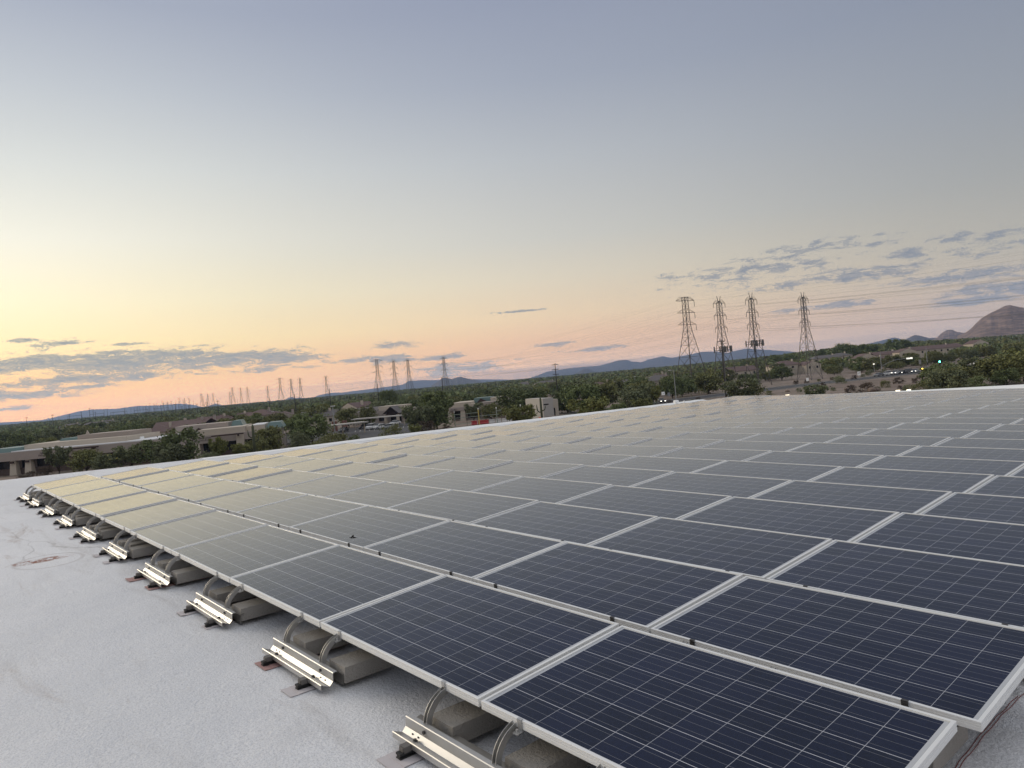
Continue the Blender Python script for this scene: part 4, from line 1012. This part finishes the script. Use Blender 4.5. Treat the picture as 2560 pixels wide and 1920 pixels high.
bx('column', TAN2, o2, X(482)-.7, X(482)+.7, -.1, 1.3, 0, 2.89, taper=.16); bx('column', TAN2, o2, X(591)-.9, X(591)+.9, -.3, 1.3, 0, 4.2, taper=.14)
for p0, p1 in ((408, 440), (494, 520), (530, 583), (601, 632), (650, 685)): bx('window', DGLASS, o2, X(p0), X(p1), 2.1, 2.19, .9, 2.85)
bx('stone_base', TAN3, o2, X(484), X(690), 1.7, 2.09, 0, .88)
bx('trellis_beam', BROWNW, o2, X(521), X(602), -1.2, -.9, 4.15, 4.42)
for q in (537, 586): bx('trellis_bracket', BROWNW, o2, X(q), X(q)+.3, -1.2, -.02, 3.85, 4.14)
letters(o2, X(491), -.02, 3.9, 2.1, .32, 2); letters(o2, X(606), .96, 3.9, 2.0, .3, 2)
tw_ = place('sign_wall', pos(447, 137), g_, 'small brown block wall below the tall dark tree by the second office', 'wall')
b = MB(); b.box(-.05, 1.4, 0, .35, 0, 1.7); b.box(-.12, 1.47, -.06, .41, 1.7, 1.82); b.build('block_wall', mat('brown_block', (.21, .15, .12), .95, var=.2), tw_)
# 3. building with the gabled porch beyond the car park
a, g_, L = frame_at(868, 1018, 238, 236); mp3 = L/150; X = lambda px: (px-868)*mp3
o3 = place('clubhouse', a, g_, 'low building with a wide dark gabled porch beyond the car park', 'building')
bx('wall', TAN, o3, X(868), X(1016), 3, 18, 0, 4.3); bx('wall_fascia', TAN2, o3, X(930), X(997), 6, 16, 4.31, 5.6)
gable('porch_roof', TILE2, o3, X(962), X(997), -3, 5.9, 3.3, 5.6, 'y'); b = MB(); b.prism([(X(964), 2.9), (X(979.5), 5.3), (X(995), 2.9)], -2.2, -1.9, 'y'); b.build('porch_gable', BROWNW, o3)
for q in (964, 994): bx('column', TAN2, o3, X(q)-.4, X(q)+.4, -2.6, -1.8, 0, 2.9)
bx('doors', DGLASS, o3, X(966), X(993), 2.9, 2.98, 0, 2.7)
for p0, p1 in ((880, 900), (912, 925), (936, 956), (1001, 1011)): bx('window', DGLASS, o3, X(p0), X(p1), 2.9, 2.98, .9, 2.6)
gable('roof', TILE2, o3, X(868), X(928), 4, 17, 4.31, 5.7, 'x')
# carports
def carport(px0, px1, w0, w1, h, label):
    a, g2, L = frame_at(px0, px1, w0, w1); o = place('carport', a, g2, label, 'carport')
    b = MB(); b.box(0, L, 0, 5.2, h, h+.28); b.build('roof_slab', mat('carport_roof_metal', (.42, .39, .35), .7), o)
    n = int(L/4.5)+1
    for i in range(n): bx('post', TAN2, o, .3+i*(L-.8)/(n-1), .5+i*(L-.8)/(n-1), 2.2, 2.4, 0, h-.01)
    return o
carport(797, 916, 186, 193, 2.75, 'long flat carport roof left of the parked cars')
carport(872, 1002, 215, 213, 2.9, 'second carport roof just in front of the gabled porch building')
pw = place('low_wall', pos(800, 216), YAW, 'low tan wall with brown pillars behind the carport', 'wall')
b = MB(); b.box(-6, 3, 0, .3, 0, 1.5); b.build('wall_panel', TAN, pw)
for x in (3.6, 6.6): bx('pillar', mat('red_brown_pillar', (.20, .10, .075), .9), pw, x-.7, x+.7, -.3, 1.0, 0, 3.0, taper=.05)
# 4. tan office right of the tallest tree
a, g_, L = frame_at(1118, 1262, 213, 211); mp4 = L/144; X = lambda px: (px-1118)*mp4
o4 = place('office_building', a, g_, 'tan office behind the pipe rack with a small dark gable and cream right wing', 'building', 'tan flat-roofed offices')
bx('wall', TAN, o4, X(1118), X(1240), 2.5, 19, 0, 3.0); bx('wall_fascia', TAN, o4, X(1118), X(1156), 0, 18, 3.0, 4.0); bx('wall_fascia', TAN2, o4, X(1121), X(1172), 1.5, 17, 4.01, 5.3)
bx('wall_fascia', TAN, o4, X(1196), X(1234), 0, 16, 3.0, 4.9); bx('upper_wall', TEAL, o4, X(1169), X(1214), 8, 17, 4.4, 6.1, taper=.2); bx('wall_fascia', TAN2, o4, X(1157), X(1195), 1, 7.9, 3.0, 4.6)
b = MB(); b.prism([(X(1178), 4.7), (X(1189), 5.9), (X(1208), 4.7)], 7.3, 7.9, 'y'); b.build('gable_vent', BROWNW, o4)
bx('right_wing', TAN2, o4, X(1216), X(1262), 6, 20, 0, 5.9)
for p0, p1 in ((1125, 1148), (1160, 1192), (1204, 1228)): bx('window', DGLASS, o4, X(p0), X(p1), 2.4, 2.49, .5, 2.8)
for q in (1118, 1151, 1226): bx('column', TAN2, o4, X(q)-.8, X(q)+.8, -.05, 1.4, 0, 2.99, taper=.25)
letters(o4, X(1122), -.02, 3.35, 1.9, .25, 2)
# 5. small white-walled building by the second saguaro
a, g_, L = frame_at(1350, 1398, 182, 184); mp5 = L/48; X = lambda px: (px-1350)*mp5
o5 = place('office_building', a, g_, 'small white-walled building right of the second saguaro cactus', 'building')
bx('wall', mat('white_stucco', (.46, .43, .39), .9, var=.05), o5, X(1352), X(1378), 0, 11, 0, 5.3); bx('wall', TAN2, o5, X(1378)+.01, X(1396), 1.4, 12, 0, 4.8)
bx('doorway', DGLASS, o5, X(1373), X(1387), -.02, .05, .2, 2.9) if False else bx('doorway', DGLASS, o5, X(1380), X(1387), 1.3, 1.39, 0, 2.6)
bx('window', DGLASS, o5, X(1354), X(1366), -.06, -.01, 3.6, 3.9)
lwp = place('low_wall', pos(1352, 174), YAW+.1, 'low grey wall in front of the small white-walled building', 'wall'); b = MB(); b.box(0, 4.6, 0, .3, 0, 1.1); b.box(-.05, 4.65, -.05, .35, 1.1, 1.2); b.build('wall_panel', TAN, lwp)
# 6. houses
def house(px, w, W_, D_, H_, kind='hip', wall=TAN2, roof=TILE, rot=0.0, label='', two=False, group=None, base=None):
    p = pos(px, w); o = place('house', p, YAW+rot, label, 'house', group)
    bx('wall', wall, o, -W_/2, W_/2, 0, D_, -1.0, H_)
    rh = H_+min(W_, D_)*.2
    if kind == 'hip': hip('roof', roof, o, -W_/2, W_/2, 0, D_, H_+.01, rh)
    elif kind == 'front':
        b = MB(); b.prism([(-W_/2, H_), (0, H_+W_*.2), (W_/2, H_)], .02, .3, 'y'); b.build('gable_wall', wall, o)
        gable('roof', roof, o, -W_/2, W_/2, .31, D_, H_+.02, H_+W_*.2+.1, 'y', .25)
    else: gable('roof', roof, o, -W_/2, W_/2, 0, D_, H_+.02, rh, 'x')
    nwin = max(2, int(W_/4))
    for i in range(nwin):
        x = -W_/2+(i+.5)*W_/nwin
        f = bx('window', DGLASS, o, x-.55, x+.55, -.06, -.005, H_-2.0, H_-.8)
    if two: bx('garage_door', mat('brown_garage_door', (.09, .065, .055), .8), o, -W_/2+.5, -W_/2+3.2, -.07, -.01, 0, 2.2)
    bx('chimney', wall, o, W_/4, W_/4+.8, D_*.4, D_*.4+.8, H_, rh+.7)
    return o
HG = 'tile-roofed houses'
house(392, 245, 11, 12, 3.6, 'hip', TAN2, TILE, .3, 'brown-roofed house at the left end of the tiled row behind the second office', group=HG)
house(425, 250, 12, 13, 4.3, 'gable', TAN2, TILE, .2, 'brown-roofed house with a tall ridge, second in the tiled row behind the second office', group=HG)
house(462, 246, 11, 12, 4.6, 'gable', TAN, TILE, -.1, 'brown-roofed house in the middle of the tiled row behind the second office', group=HG)
house(500, 262, 13, 13, 4.3, 'hip', TAN, TILE, .2, 'brown-roofed house partly hidden by an olive tree, right in the tiled row', group=HG)
house(540, 275, 12, 12, 4.5, 'gable', TAN2, TILE, .5, 'brown-roofed house at the right end of the tiled row behind the second office', group=HG)
house(600, 330, 14, 12, 4.2, 'gable', TAN2, TILE, .7, 'tile-roofed house high behind the second office near the skyline', group=HG)
house(636, 320, 14, 12, 5.0, 'hip', TAN, TILE, -.2, 'brown-roofed house above the teal roof of the second office', group=HG)
house(702, 262, 12, 12, 4.0, 'front', TAN, TILE, .2, 'red-brown gabled house left of the big dark trees by the grey lamp pole', group=HG)
house(792, 265, 13, 11, 3.4, 'gable', TAN2, TILE2, .1, 'low pale-roofed house behind the grey lamp pole', group=HG)
house(868, 300, 10, 12, 5.0, 'front', TAN2, TILE, -.6, 'house with a cream gable edge above the carport trees', group=HG)
house(1500, 300, 16, 14, 3.9, 'hip', TAN, TILE, .1, 'pinkish low hip roof in the wood left of the silver lamp pole', group=HG)
house(1562, 322, 18, 13, 3.8, 'hip', TAN, TILE2, .1, 'tan hip roof in the wood between the pink roof and the grey roof', group=HG)
house(1648, 330, 15, 13, 4.6, 'hip', TAN, TILE2, .0, 'grey hip roof in the wood just left of the silver lamp pole', group=HG)
house(1645, 420, 12, 10, 5.2, 'hip', TAN2, TILE, .0, 'small tan house above the grey hip roof', group=HG)
house(1862, 375, 15, 12, 5.0, 'gable', TAN2, TILE, .2, 'brown-roofed house behind the feet of the third lattice tower', group=HG)
house(1972, 400, 16, 12, 5.5, 'hip', TAN2, TILE, .1, 'brown-roofed house between the third and rightmost lattice towers', two=True, group=HG)
house(2032, 395, 9, 10, 4.6, 'front', TAN2, TILE, .2, 'small cream house at the right foot of the rightmost lattice tower', group=HG)
house(2168, 402, 12, 12, 5.4, 'front', TAN2, TILE, -.1, 'cream house with a broad front gable and three windows behind the queue of cars', two=True, group=HG)
house(2198, 412, 8, 9, 3.8, 'gable', TAN2, TILE, .0, 'low cream annexe right of the broad-gabled house', group=HG)
house(2222, 440, 17, 10, 5.6, 'gable', TAN2, TILE, .0, 'long cream house with a pale roof edge behind the traffic mast arm', group=HG)
house(2270, 415, 9.5, 11, 6.6, 'front', TAN2, TILE, -.15, 'tall cream house left of the green traffic light', group=HG)
house(2345, 470, 34, 12, 6.0, 'gable', TAN2, TILE, .05, 'long brown-roofed house above the green traffic light', group=HG)
house(2452, 520, 12, 10, 6.5, 'front', TAN2, TILE, .1, 'small cream gable among trees right of the long brown-roofed house', group=HG)
for px, w, W_ in ((170, 520, 16), (230, 500, 18), (262, 560, 14), (1368, 620, 20), (2108, 520, 14), (2070, 500, 22), (1310, 700, 14)):
    house(px, w, W_, 10, 5.2, 'hip', TAN2, TILE2, .1, 'tiny pale house far off in the woodland', group='tiny far houses in the woodland')

# ------------------------------------------------------------------ cars, signs, lamps, cacti and the rest of the street
GLASSC = mat('car_window_glass', (.015, .016, .018), .08)
TYRE = mat('tyre_rubber', (.02, .02, .02), .8); RIM = mat('wheel_rim', (.35, .35, .36), .35, metal=.7)
HEADON = mat('headlight_on', (.9, .88, .8), .3, emit=(1, .95, .85), estr=3.2); HEADOFF = mat('headlight_off', (.5, .5, .5), .2); AMBER = mat('amber_lamp_on', (.9, .6, .1), .3, emit=(1, .62, .08), estr=6)
TAILM = mat('tail_light_red', (.25, .01, .01), .3)
def car(p, ang, colm, label, cat='car', kind='sedan', lit=False, group=None):
    o = tag(empty({'sedan': 'car', 'suv': 'car', 'pickup': 'pickup_truck'}[kind], p, ang), label, cat, group)
    L, Wd, = 4.6, .90
    if kind == 'suv': low = [(-2.3, .35), (-2.34, .9), (-1.95, 1.02), (-1.1, 1.06), (2.2, 1.08), (2.3, .9), (2.28, .35)]; cab = [(-1.25, 1.05), (-.55, 1.68), (1.9, 1.70), (2.22, 1.06)]
    elif kind == 'pickup': low = [(-2.6, .42), (-2.62, .95), (-2.3, 1.08), (-1.3, 1.14), (2.6, 1.14), (2.64, .42)]; cab = [(-1.3, 1.13), (-.6, 1.80), (.7, 1.82), (.9, 1.13)]
    else: low = [(-2.25, .30), (-2.3, .65), (-2.0, .80), (-1.0, .92), (1.7, .98), (2.25, .90), (2.3, .32)]; cab = [(-1.15, .90), (-.35, 1.38), (.85, 1.42), (1.75, .96)]
    b = MB(); n = len(low)
    for s_, w in ((-1, Wd), (1, Wd)):
        pass
    ring = lambda sc, z_: None
    b.prism([(x, z) for x, z in low], -Wd, Wd, 'y')
    body = b.build('body', colm, o, bevel=.06)
    c = MB(); V = []
    for s_ in (-1, 1):
        for i, (x, z) in enumerate(cab): V.append((x, s_*(Wd-.05 if i in (0, 3) else Wd-.22), z))
    c.v = V; c.f = [(0, 1, 2, 3), (7, 6, 5, 4), (0, 4, 5, 1), (2, 6, 7, 3)]; c.mi = [0]*4; c.build('windows', GLASSC, o)
    r = MB(); x1, x2 = cab[1][0], cab[2][0]; r.box(x1-.04, x2+.04, -(Wd-.20), Wd-.20, cab[1][1]-.03, cab[1][1]+.05); r.build('roof', colm, o, bevel=.03)
    for x in (-1.4, 1.42):
        for s_ in (-1, 1):
            w = MB(); w.tube([(x, s_*(Wd-.20), .33), (x, s_*(Wd+.02), .33)], .33, 14); wh = w.build('wheel', TYRE, o)
            q = MB(); q.tube([(x, s_*(Wd+.015), .33), (x, s_*(Wd+.035), .33)], .2, 10); q.build('rim', RIM, wh)
    for s_ in (-.62, .62):
        h = MB(); x = low[1][0]; z = .62 if kind == 'sedan' else .82; h.box(x-.05, x+.12, s_-.17, s_+.17, z-.08, z+.1); h.build('headlight', HEADON if lit else HEADOFF, o)
        t = MB(); x = low[-2][0] if kind != 'pickup' else 2.62; t.box(x-.1, x+.05, s_-.15, s_+.15, z, z+.16); t.build('tail_light', TAILM, o)
    return o
def paint(n, c): return mat(n+'_car_paint', c, .3, spec=.6)
SILV, WHT, BLK, GRY, BLU = paint('silver', (.42, .43, .44)), paint('white', (.7, .7, .68)), paint('black', (.02, .02, .022)), paint('grey', (.16, .165, .17)), paint('blue_grey', (.10, .13, .17))
gA = 'cars in the car park'
car(pos(962, 204), YAW+.25, SILV, 'silver saloon parked nearest, right of two other cars in the car park', group=gA)
car(pos(945, 208), YAW+.6, WHT, 'white car parked just left of the silver saloon', group=gA)
car(pos(935, 212), YAW+.7, BLU, 'blue-grey car parked third from the right in the car park', group=gA)
car(pos(921, 209), YAW+1.4, WHT, 'white four-wheel drive at the end of the carport roof', kind='suv', group=gA)
car(pos(905, 216), YAW+1.3, BLK, 'black car parked under the second carport', group=gA)
car(pos(981, 224), YAW+1.2, WHT, 'white car far back in front of the gabled porch', group=gA)
car(pos(852, 207), YAW+1.5, BLK, 'dark car parked in the shade behind the long carport roof', group=gA)
gB = 'cars queued at the crossing'
def road_at(px, off=0.0, rev=False):
    w = float(np.interp(px, [p[0] for p in ROAD], [p[1] for p in ROAD])); p = pos(px, w+off)
    q = pos(px+10, float(np.interp(px+10, [r[0] for r in ROAD], [r[1] for r in ROAD]))+off); d = q-p
    p.z += .035; return p, math.atan2(d.y, d.x)
for px, off, cm, kd, lit, lb in [(2192, 5.0, GRY, 'sedan', False, 'grey car at the left end of the queue behind a shrub'), (2212, 5.2, WHT, 'suv', False, 'pale four-wheel drive second in the queue, just left of bright headlights'),
                                 (2234, 4.8, SILV, 'suv', True, 'silver four-wheel drive with bright headlights, third in the queue'), (2250, 5.2, BLK, 'sedan', True, 'black car with small headlights in the middle of the queue'),
                                 (2264, 5.4, BLK, 'suv', False, 'black four-wheel drive fifth in the queue'), (2284, 4.8, BLU, 'sedan', True, 'blue-grey car with bright headlights below the tall cream house'),
                                 (2312, 5.2, GRY, 'sedan', True, 'grey car with headlights at the right end of the queue beside the amber light')]:
    p, g_ = road_at(px, off); car(p, g_+.45*(1 if lit else .5), cm, lb, kind=kd, lit=lit, group=gB)
p, g_ = road_at(2436, 2); car(p, g_+1.15, WHT, 'car with two bright headlights coming down the road at the far right', kind='suv', lit=True)
p, g_ = road_at(1645, -2); car(p, g_+1.0, BLK, 'dark car with headlights on below the white road sign', lit=True)
SIGNW = mat('white_sign_face', (.75, .75, .73), .6, emit=(.9, .9, .88), estr=.12); SIGNG = mat('back_of_sign_metal', (.28, .29, .30), .6); POLEM = mat('grey_painted_pole', (.30, .31, .31), .6)
def road_sign(px, w, zt, sz, label, m=SIGNW, mark=None, asp=1.25):
    o = tag(empty('road_sign', pos(px, w), YAW+rt.uniform(-.1, .1)), label, 'road sign')
    b = MB(); b.tube([(0, .03, 0), (0, .03, zt-.05)], .04, 6); b.build('post', POLEM, o)
    b = MB(); b.box(-sz/2, sz/2, -.02, 0, zt-sz*asp, zt); pl = b.build('sign_plate', m, o)
    if mark:
        k = MB()
        for (x0, z0, x1, z1) in mark: k.tube([(x0*sz/2, -.03, zt-sz*asp/2+z0*sz/2), (x1*sz/2, -.03, zt-sz*asp/2+z1*sz/2)], .045, 4)
        k.build('sign_mark', LETTER, o)
    return o
road_sign(1653, 212, 3.3, .95, 'small bright white square road sign left of the silver lamp pole', mark=[(.1, -.3, .35, .3)], asp=1.0)
road_sign(1667, 214, 2.9, .85, 'grey road sign just left of the silver lamp pole, right of the white one', m=SIGNG)
road_sign(1893, 222, 3.2, .6, 'small pale sign right of the big feathery tree', m=SIGNG, asp=1.4)
road_sign(2014, 232, 3.0, .85, 'blank white sign at the far side of the road below the rightmost tower', asp=1.15)
road_sign(2143, 242, 3.3, 1.0, 'white sign with a dark bent arrow beside the road', mark=[(-.3, -.6, -.2, .1), (-.2, .1, .4, .5), (.4, .5, -.1, .6), (.4, .5, .2, .05)], asp=1.3)
road_sign(2297, 282, 4.6, .95, 'pale two-part sign above the right end of the car queue', m=SIGNG, asp=1.9)
def lamp_post(px, w, h, label, arm=0.0, lit=False, sc=1.0):
    o = tag(empty('street_lamp', pos(px, w), YAW), label, 'street lamp'); b = MB(); b.tube([(0, 0, 0), (0, 0, h)], [.13*sc, .08*sc], 8); b.build('pole', POLEM, o)
    if arm: b = MB(); b.tube([(0, 0, h-.1), (-arm, 0, h+.15)], .05*sc, 6); b.build('arm', POLEM, o)
    b = MB(); b.box(-arm-.35*sc, -arm+.35*sc, -.2*sc, .2*sc, h-.05, h+.15); b.build('lamp_head', HEADON if lit else mat('pale_lamp_head', (.6, .6, .58), .5), o)
    return o
lamp_post(830, 166, 8.2, 'tall grey lamp pole rising over the left car park', .0, sc=1.3)
lamp_post(1684, 206, 9.4, 'silver lamp pole with a short arm standing behind the roof vent', 1.1, sc=1.1)
lamp_post(680, 250, 7.0, 'thin short lamp pole near the red-brown gabled house', .0)
lamp_post(1586, 300, 7.5, 'thin pale pole in the wood left of the grey hip roof', .0)
lamp_post(2548, 420, 10.5, 'double-headed lamp pole far behind the right-hand trees', 1.4)
lamp_post(2182, 320, 3.6, 'lit pathway lamp in front of the broad-gabled cream house', .0, True, .8)
lamp_post(1318, 178, 3.1, 'lit garden lamp on a short post right of the pipe rack', .0, True, .8)
GREENL = mat('green_signal_lamp', (.05, .8, .5), .3, emit=(.1, 1, .62), estr=14)
# traffic signal with its mast arm, and the pedestal signal showing green
o = tag(empty('traffic_signal', pos(2200, 292), YAW+.1), 'traffic mast arm with a lit white street-name plate over the car queue', 'traffic signal')
b = MB(); b.tube([(0, 0, 0), (0, 0, 8.6)], .13, 8); b.build('pole', POLEM, o)
b = MB(); b.tube([(0, 0, 3.0), (2.5, 0, 4.1), (6, 0, 5.1), (12.6, 0, 5.5)], .09, 6); b.build('mast_arm', POLEM, o)
b = MB(); b.tube([(0, 0, 8.4), (3.0, 0, 8.9), (6.5, 0, 8.9)], .05, 6); b.build('lamp_arm', POLEM, o)
b = MB(); b.box(11.0, 13.6, -.05, .05, 5.0, 5.6); b.build('street_name_plate', mat('lit_street_plate', (.8, .8, .78), .5, emit=(1, .95, .85), estr=1.2), o)
o = tag(empty('traffic_signal', pos(2345, 288), YAW), 'traffic signal showing a bright green light', 'traffic signal')
b = MB(); b.tube([(0, 0, 0), (0, 0, 3.6)], .07, 6); b.build('pole', POLEM, o); b = MB(); b.box(-.22, .22, -.2, .1, 2.7, 3.8); b.build('signal_head', mat('black_signal_case', (.02, .02, .02), .6), o)
b = MB(); b.tube([(0, -.30, 3.0), (0, -.21, 3.0)], .30, 12); b.build('green_lamp', GREENL, o)
o = tag(empty('traffic_signal', pos(2315, 286), YAW), 'tall grey signal pole between the amber light and the green light', 'traffic signal')
b = MB(); b.tube([(0, 0, 0), (0, 0, 8.8)], .12, 8); b.build('pole', POLEM, o); b = MB(); b.box(-.2, .2, -.2, .1, 2.2, 3.2); b.build('signal_head', mat('black_signal_case'), o)
o = tag(empty('hazard_lamp', pos(2301, 280), YAW), 'glowing amber lamp at the right end of the car queue', 'lamp'); b = MB(); b.tube([(0, 0, 0), (0, 0, .9)], .06, 6); b.build('post', POLEM, o)
b = MB(); b.box(-.8, .5, -.1, .1, .9, 1.25); b.build('amber_lens', AMBER, o)
for px, w, lb in ((2236, 118, 'left of two small warm lamps just behind the white parapet'), (2263, 118.5, 'right of two small warm lamps just behind the white parapet'), (1961, 121, 'single small warm lamp just behind the parapet, left of the pair')):
    zt = 10.5-(( {2236: 977, 2263: 975.5, 1961: 988.5}[px]-hor(px))*w/F)
    o = tag(empty('bollard_light', pos(px, w), YAW), lb, 'lamp'); b = MB(); b.tube([(0, 0, 0), (0, 0, zt-.1)], .05, 6); b.build('post', POLEM, o)
    b = MB(); b.box(-.33, .33, -.1, .1, zt-.1, zt+.1, taper=.04); b.build('lamp_lens', mat('warm_lamp_lens', (.9, .8, .6), .4, emit=(1, .86, .6), estr=2.5), o)
# saguaro cacti
CACT = mat('saguaro_skin', (.075, .085, .045), .8, var=.2, vscale=2)
def saguaro(px, w, h, arms, label):
    o = tag(empty('saguaro_cactus', pos(px, w)), label, 'cactus'); o.rotation_euler = (0, 0, YAW)
    b = MB(); b.tube([(0, 0, -.2), (0, 0, h*.5), (0, 0, h*.93), (0, 0, h)], [.24, .27, .24, .10], 12); b.build('stem', CACT, o, smooth=True)
    for s_, z0, z1, r in arms:
        a = MB(); a.tube([(0, 0, z0), (s_*.5, 0, z0+.02), (s_*.85, 0, z0+.35), (s_*.95, 0, (z0+z1)/2), (s_*1.0, 0, z1)], [r, r, r, r, r*.5], 10); a.build('arm', CACT, o, smooth=True)
saguaro(627, 138, 6.5, [(-1, 4.0, 5.5, .12), (1, 3.2, 4.4, .12)], 'tall saguaro cactus with a raised left arm in front of the second office')
saguaro(1347, 168, 6.1, [(-1, 2.6, 4.4, .13), (1, 2.9, 4.0, .13)], 'saguaro cactus left of the small white-walled building')
# pipe rack, barriers
PIPEG = mat('pale_green_pipe', (.30, .34, .28), .6); PIPEY = mat('yellow_pipe', (.52, .42, .12), .6)
a = pos(1130, 184); d_ = pos(1296, 186)-a; ang = math.atan2(d_.y, d_.x); LL = d_.length; fx = lambda px: (px-1130)/166*LL
o = tag(empty('pipe_rack', a, ang), 'pale green pipe rack with one yellow post behind the roof edge', 'pipe rack')
for px, h, m in ((1130, 3.6, PIPEG), (1190, 3.9, PIPEY), (1235, 3.7, PIPEG), (1296, 3.8, PIPEG)):
    b = MB(); b.tube([(fx(px), 0, 0), (fx(px), 0, h)], .11 if m is PIPEG else .15, 8); b.build('post', m, o)
    b = MB(); b.tube([(fx(px), 0, h), (fx(px), 0, h+.35)], .13, 8); b.build('post_cap', WHITE_TRIM, o)
for p0, p1, z in ((1130, 1190, 3.1), (1130, 1240, 2.2), (1130, 1173, .6), (1235, 1296, 3.2)):
    b = MB(); b.tube([(fx(p0), 0, z), (fx(p1), 0, z)], .07, 6); b.build('rail', PIPEG, o)
for q in (1160, 1265): bx('thin_post', BROWNW, o, fx(q)-.04, fx(q)+.04, .3, .38, 0, 3.1)
REDB = mat('red_plastic_barrier', (.42, .035, .04), .5); WHB = mat('white_plastic_barrier', (.62, .60, .57), .6)
for i, (px, m) in enumerate([(1177, REDB), (1193, REDB), (1206, REDB), (1222, WHB), (1238, WHB), (1254, WHB), (1267, WHB), (1281, REDB), (1292, REDB)]):
    p = a + (pos(px, 184.5)-a)*1.0 + FH*1.6
    q = MB(); q.prism([(-.30, 0), (-.30, .2), (-.12, .45), (-.09, 1.0), (.09, 1.0), (.12, .45), (.30, .2), (.30, 0)], -.72, .72, 'x')
    ob = q.build('traffic_barrier', m, bevel=.02); ob.location = (p.x, p.y, .03); ob.rotation_euler = (0, 0, ang)
    tag(ob, ('red' if m is REDB else 'white')+' plastic road barrier, '+ORD[i]+' from the left behind the pipe rack', 'barrier', 'red and white road barriers')
o = tag(empty('work_sign', pos(1344, 170), YAW), 'small orange work sign on the ground left of the white-walled building', 'sign'); b = MB(); b.tube([(0, .05, 0), (0, .05, .7)], .03, 5); b.build('post', POLEM, o)
b = MB(); b.box(-.5, .5, -.02, .02, .65, 1.35); b.build('sign_plate', mat('orange_sign', (.65, .13, .05), .6, emit=(1, .2, .08), estr=.15), o)
o = tag(empty('notice_sign', pos(1257, 190), YAW), 'white notice board with red marks behind the pipe rack', 'sign'); b = MB(); b.box(-.04, .04, .02, .1, 0, 2.6); b.build('post', POLEM, o)
b = MB(); b.box(-.35, .35, -.02, .01, 1.3, 2.7); b.build('sign_plate', WHB, o); b = MB(); b.box(-.22, .22, -.04, -.021, 2.2, 2.5); b.box(-.22, .22, -.04, -.021, 1.5, 1.65); b.build('sign_mark', REDB, o)
# boulders
BOUL = mat('tan_boulder', (.22, .165, .13), .95, var=.2, vscale=2, bump=.5, bscale=6)
def boulder(px, w, r, seed, label, group):
    bm = bmesh.new(); bmesh.ops.create_icosphere(bm, subdivisions=2, radius=r); rr = random.Random(seed)
    k = [Vector((rr.uniform(-1, 1), rr.uniform(-1, 1), rr.uniform(-1, 1))).normalized() for _ in range(7)]
    for v in bm.verts:
        d = v.co.normalized(); f = min(1.0, min(1/(max(.3, d.dot(q))*1.25) for q in k)); v.co *= f; v.co.z *= .7
    me = bpy.data.meshes.new('boulder'); bm.to_mesh(me); bm.free(); me.materials.append(BOUL)
    o = bpy.data.objects.new('boulder', me); COL.objects.link(o); p = pos(px, w); o.location = (p.x, p.y, p.z+r*.3); tag(o, label, 'boulder', group)
for i, (px, w, r) in enumerate([(905, 152, .7), (913, 153, .9), (921, 151, .6), (899, 155, .5), (2172, 178, 1.1), (2184, 179, .9), (2165, 180, .7), (1995, 186, .7), (2068, 176, .8), (2046, 170, .5), (1962, 214, .7), (2108, 196, .6)]):
    boulder(px, w, r, i, 'tan boulder in the planted bed right of the long carport' if px < 1000 else 'pinkish tan boulder on the bare ground beside the curving road', 'boulders')
# a scrap of debris on a front panel
hp = Vector(zz and (0, 0, 0)); dd = (FW*F + RT*(882-1280) + UP*(960-1346)).normalized()
tt = 1.0
while True:
    q = dd*tt; K_ = (q.y-QY0)/QY1
    kk = int(K_); fy = q.y-(QY0+QY1*kk)
    if q.z+CZ < zz(kk, q.x-QX0)+fy*math.tan(TILT0) or tt > 30: break
    tt += .004
BIRD = mat('dark_dry_scrap', (.03, .028, .027), .8)
bo = tag(empty('debris', (q.x, q.y, q.z+CZ+.002), .6), 'tiny dark curled scrap lying on a panel in the second row', 'debris', kind='thing')
def ball(b, c, r, n=8):
    prof = [(sin(pi*i/6), -cos(pi*i/6)) for i in range(7)]; base = len(b.v)
    for (rr_, z_) in prof: b.v += [(c[0]+rr_*r[0]*cos(2*pi*k/n), c[1]+rr_*r[1]*sin(2*pi*k/n), c[2]+z_*r[2]) for k in range(n)]
    for i in range(6):
        for k in range(n): j = (k+1) % n; b.f.append((base+i*n+k, base+i*n+j, base+(i+1)*n+j, base+(i+1)*n+k)); b.mi.append(0)
b = MB(); b.tube([(-.018, 0, .004), (.0, .004, .016), (.012, -.004, .030)], [.004, .012, .003], 5); b.tube([(.004, 0, .004), (.03, .012, .004)], [.009, .003], 5); b.tube([(-.004, 0, .002), (-.03, -.01, .010)], [.007, .002], 5); b.build('leaf_scrap', BIRD, bo)
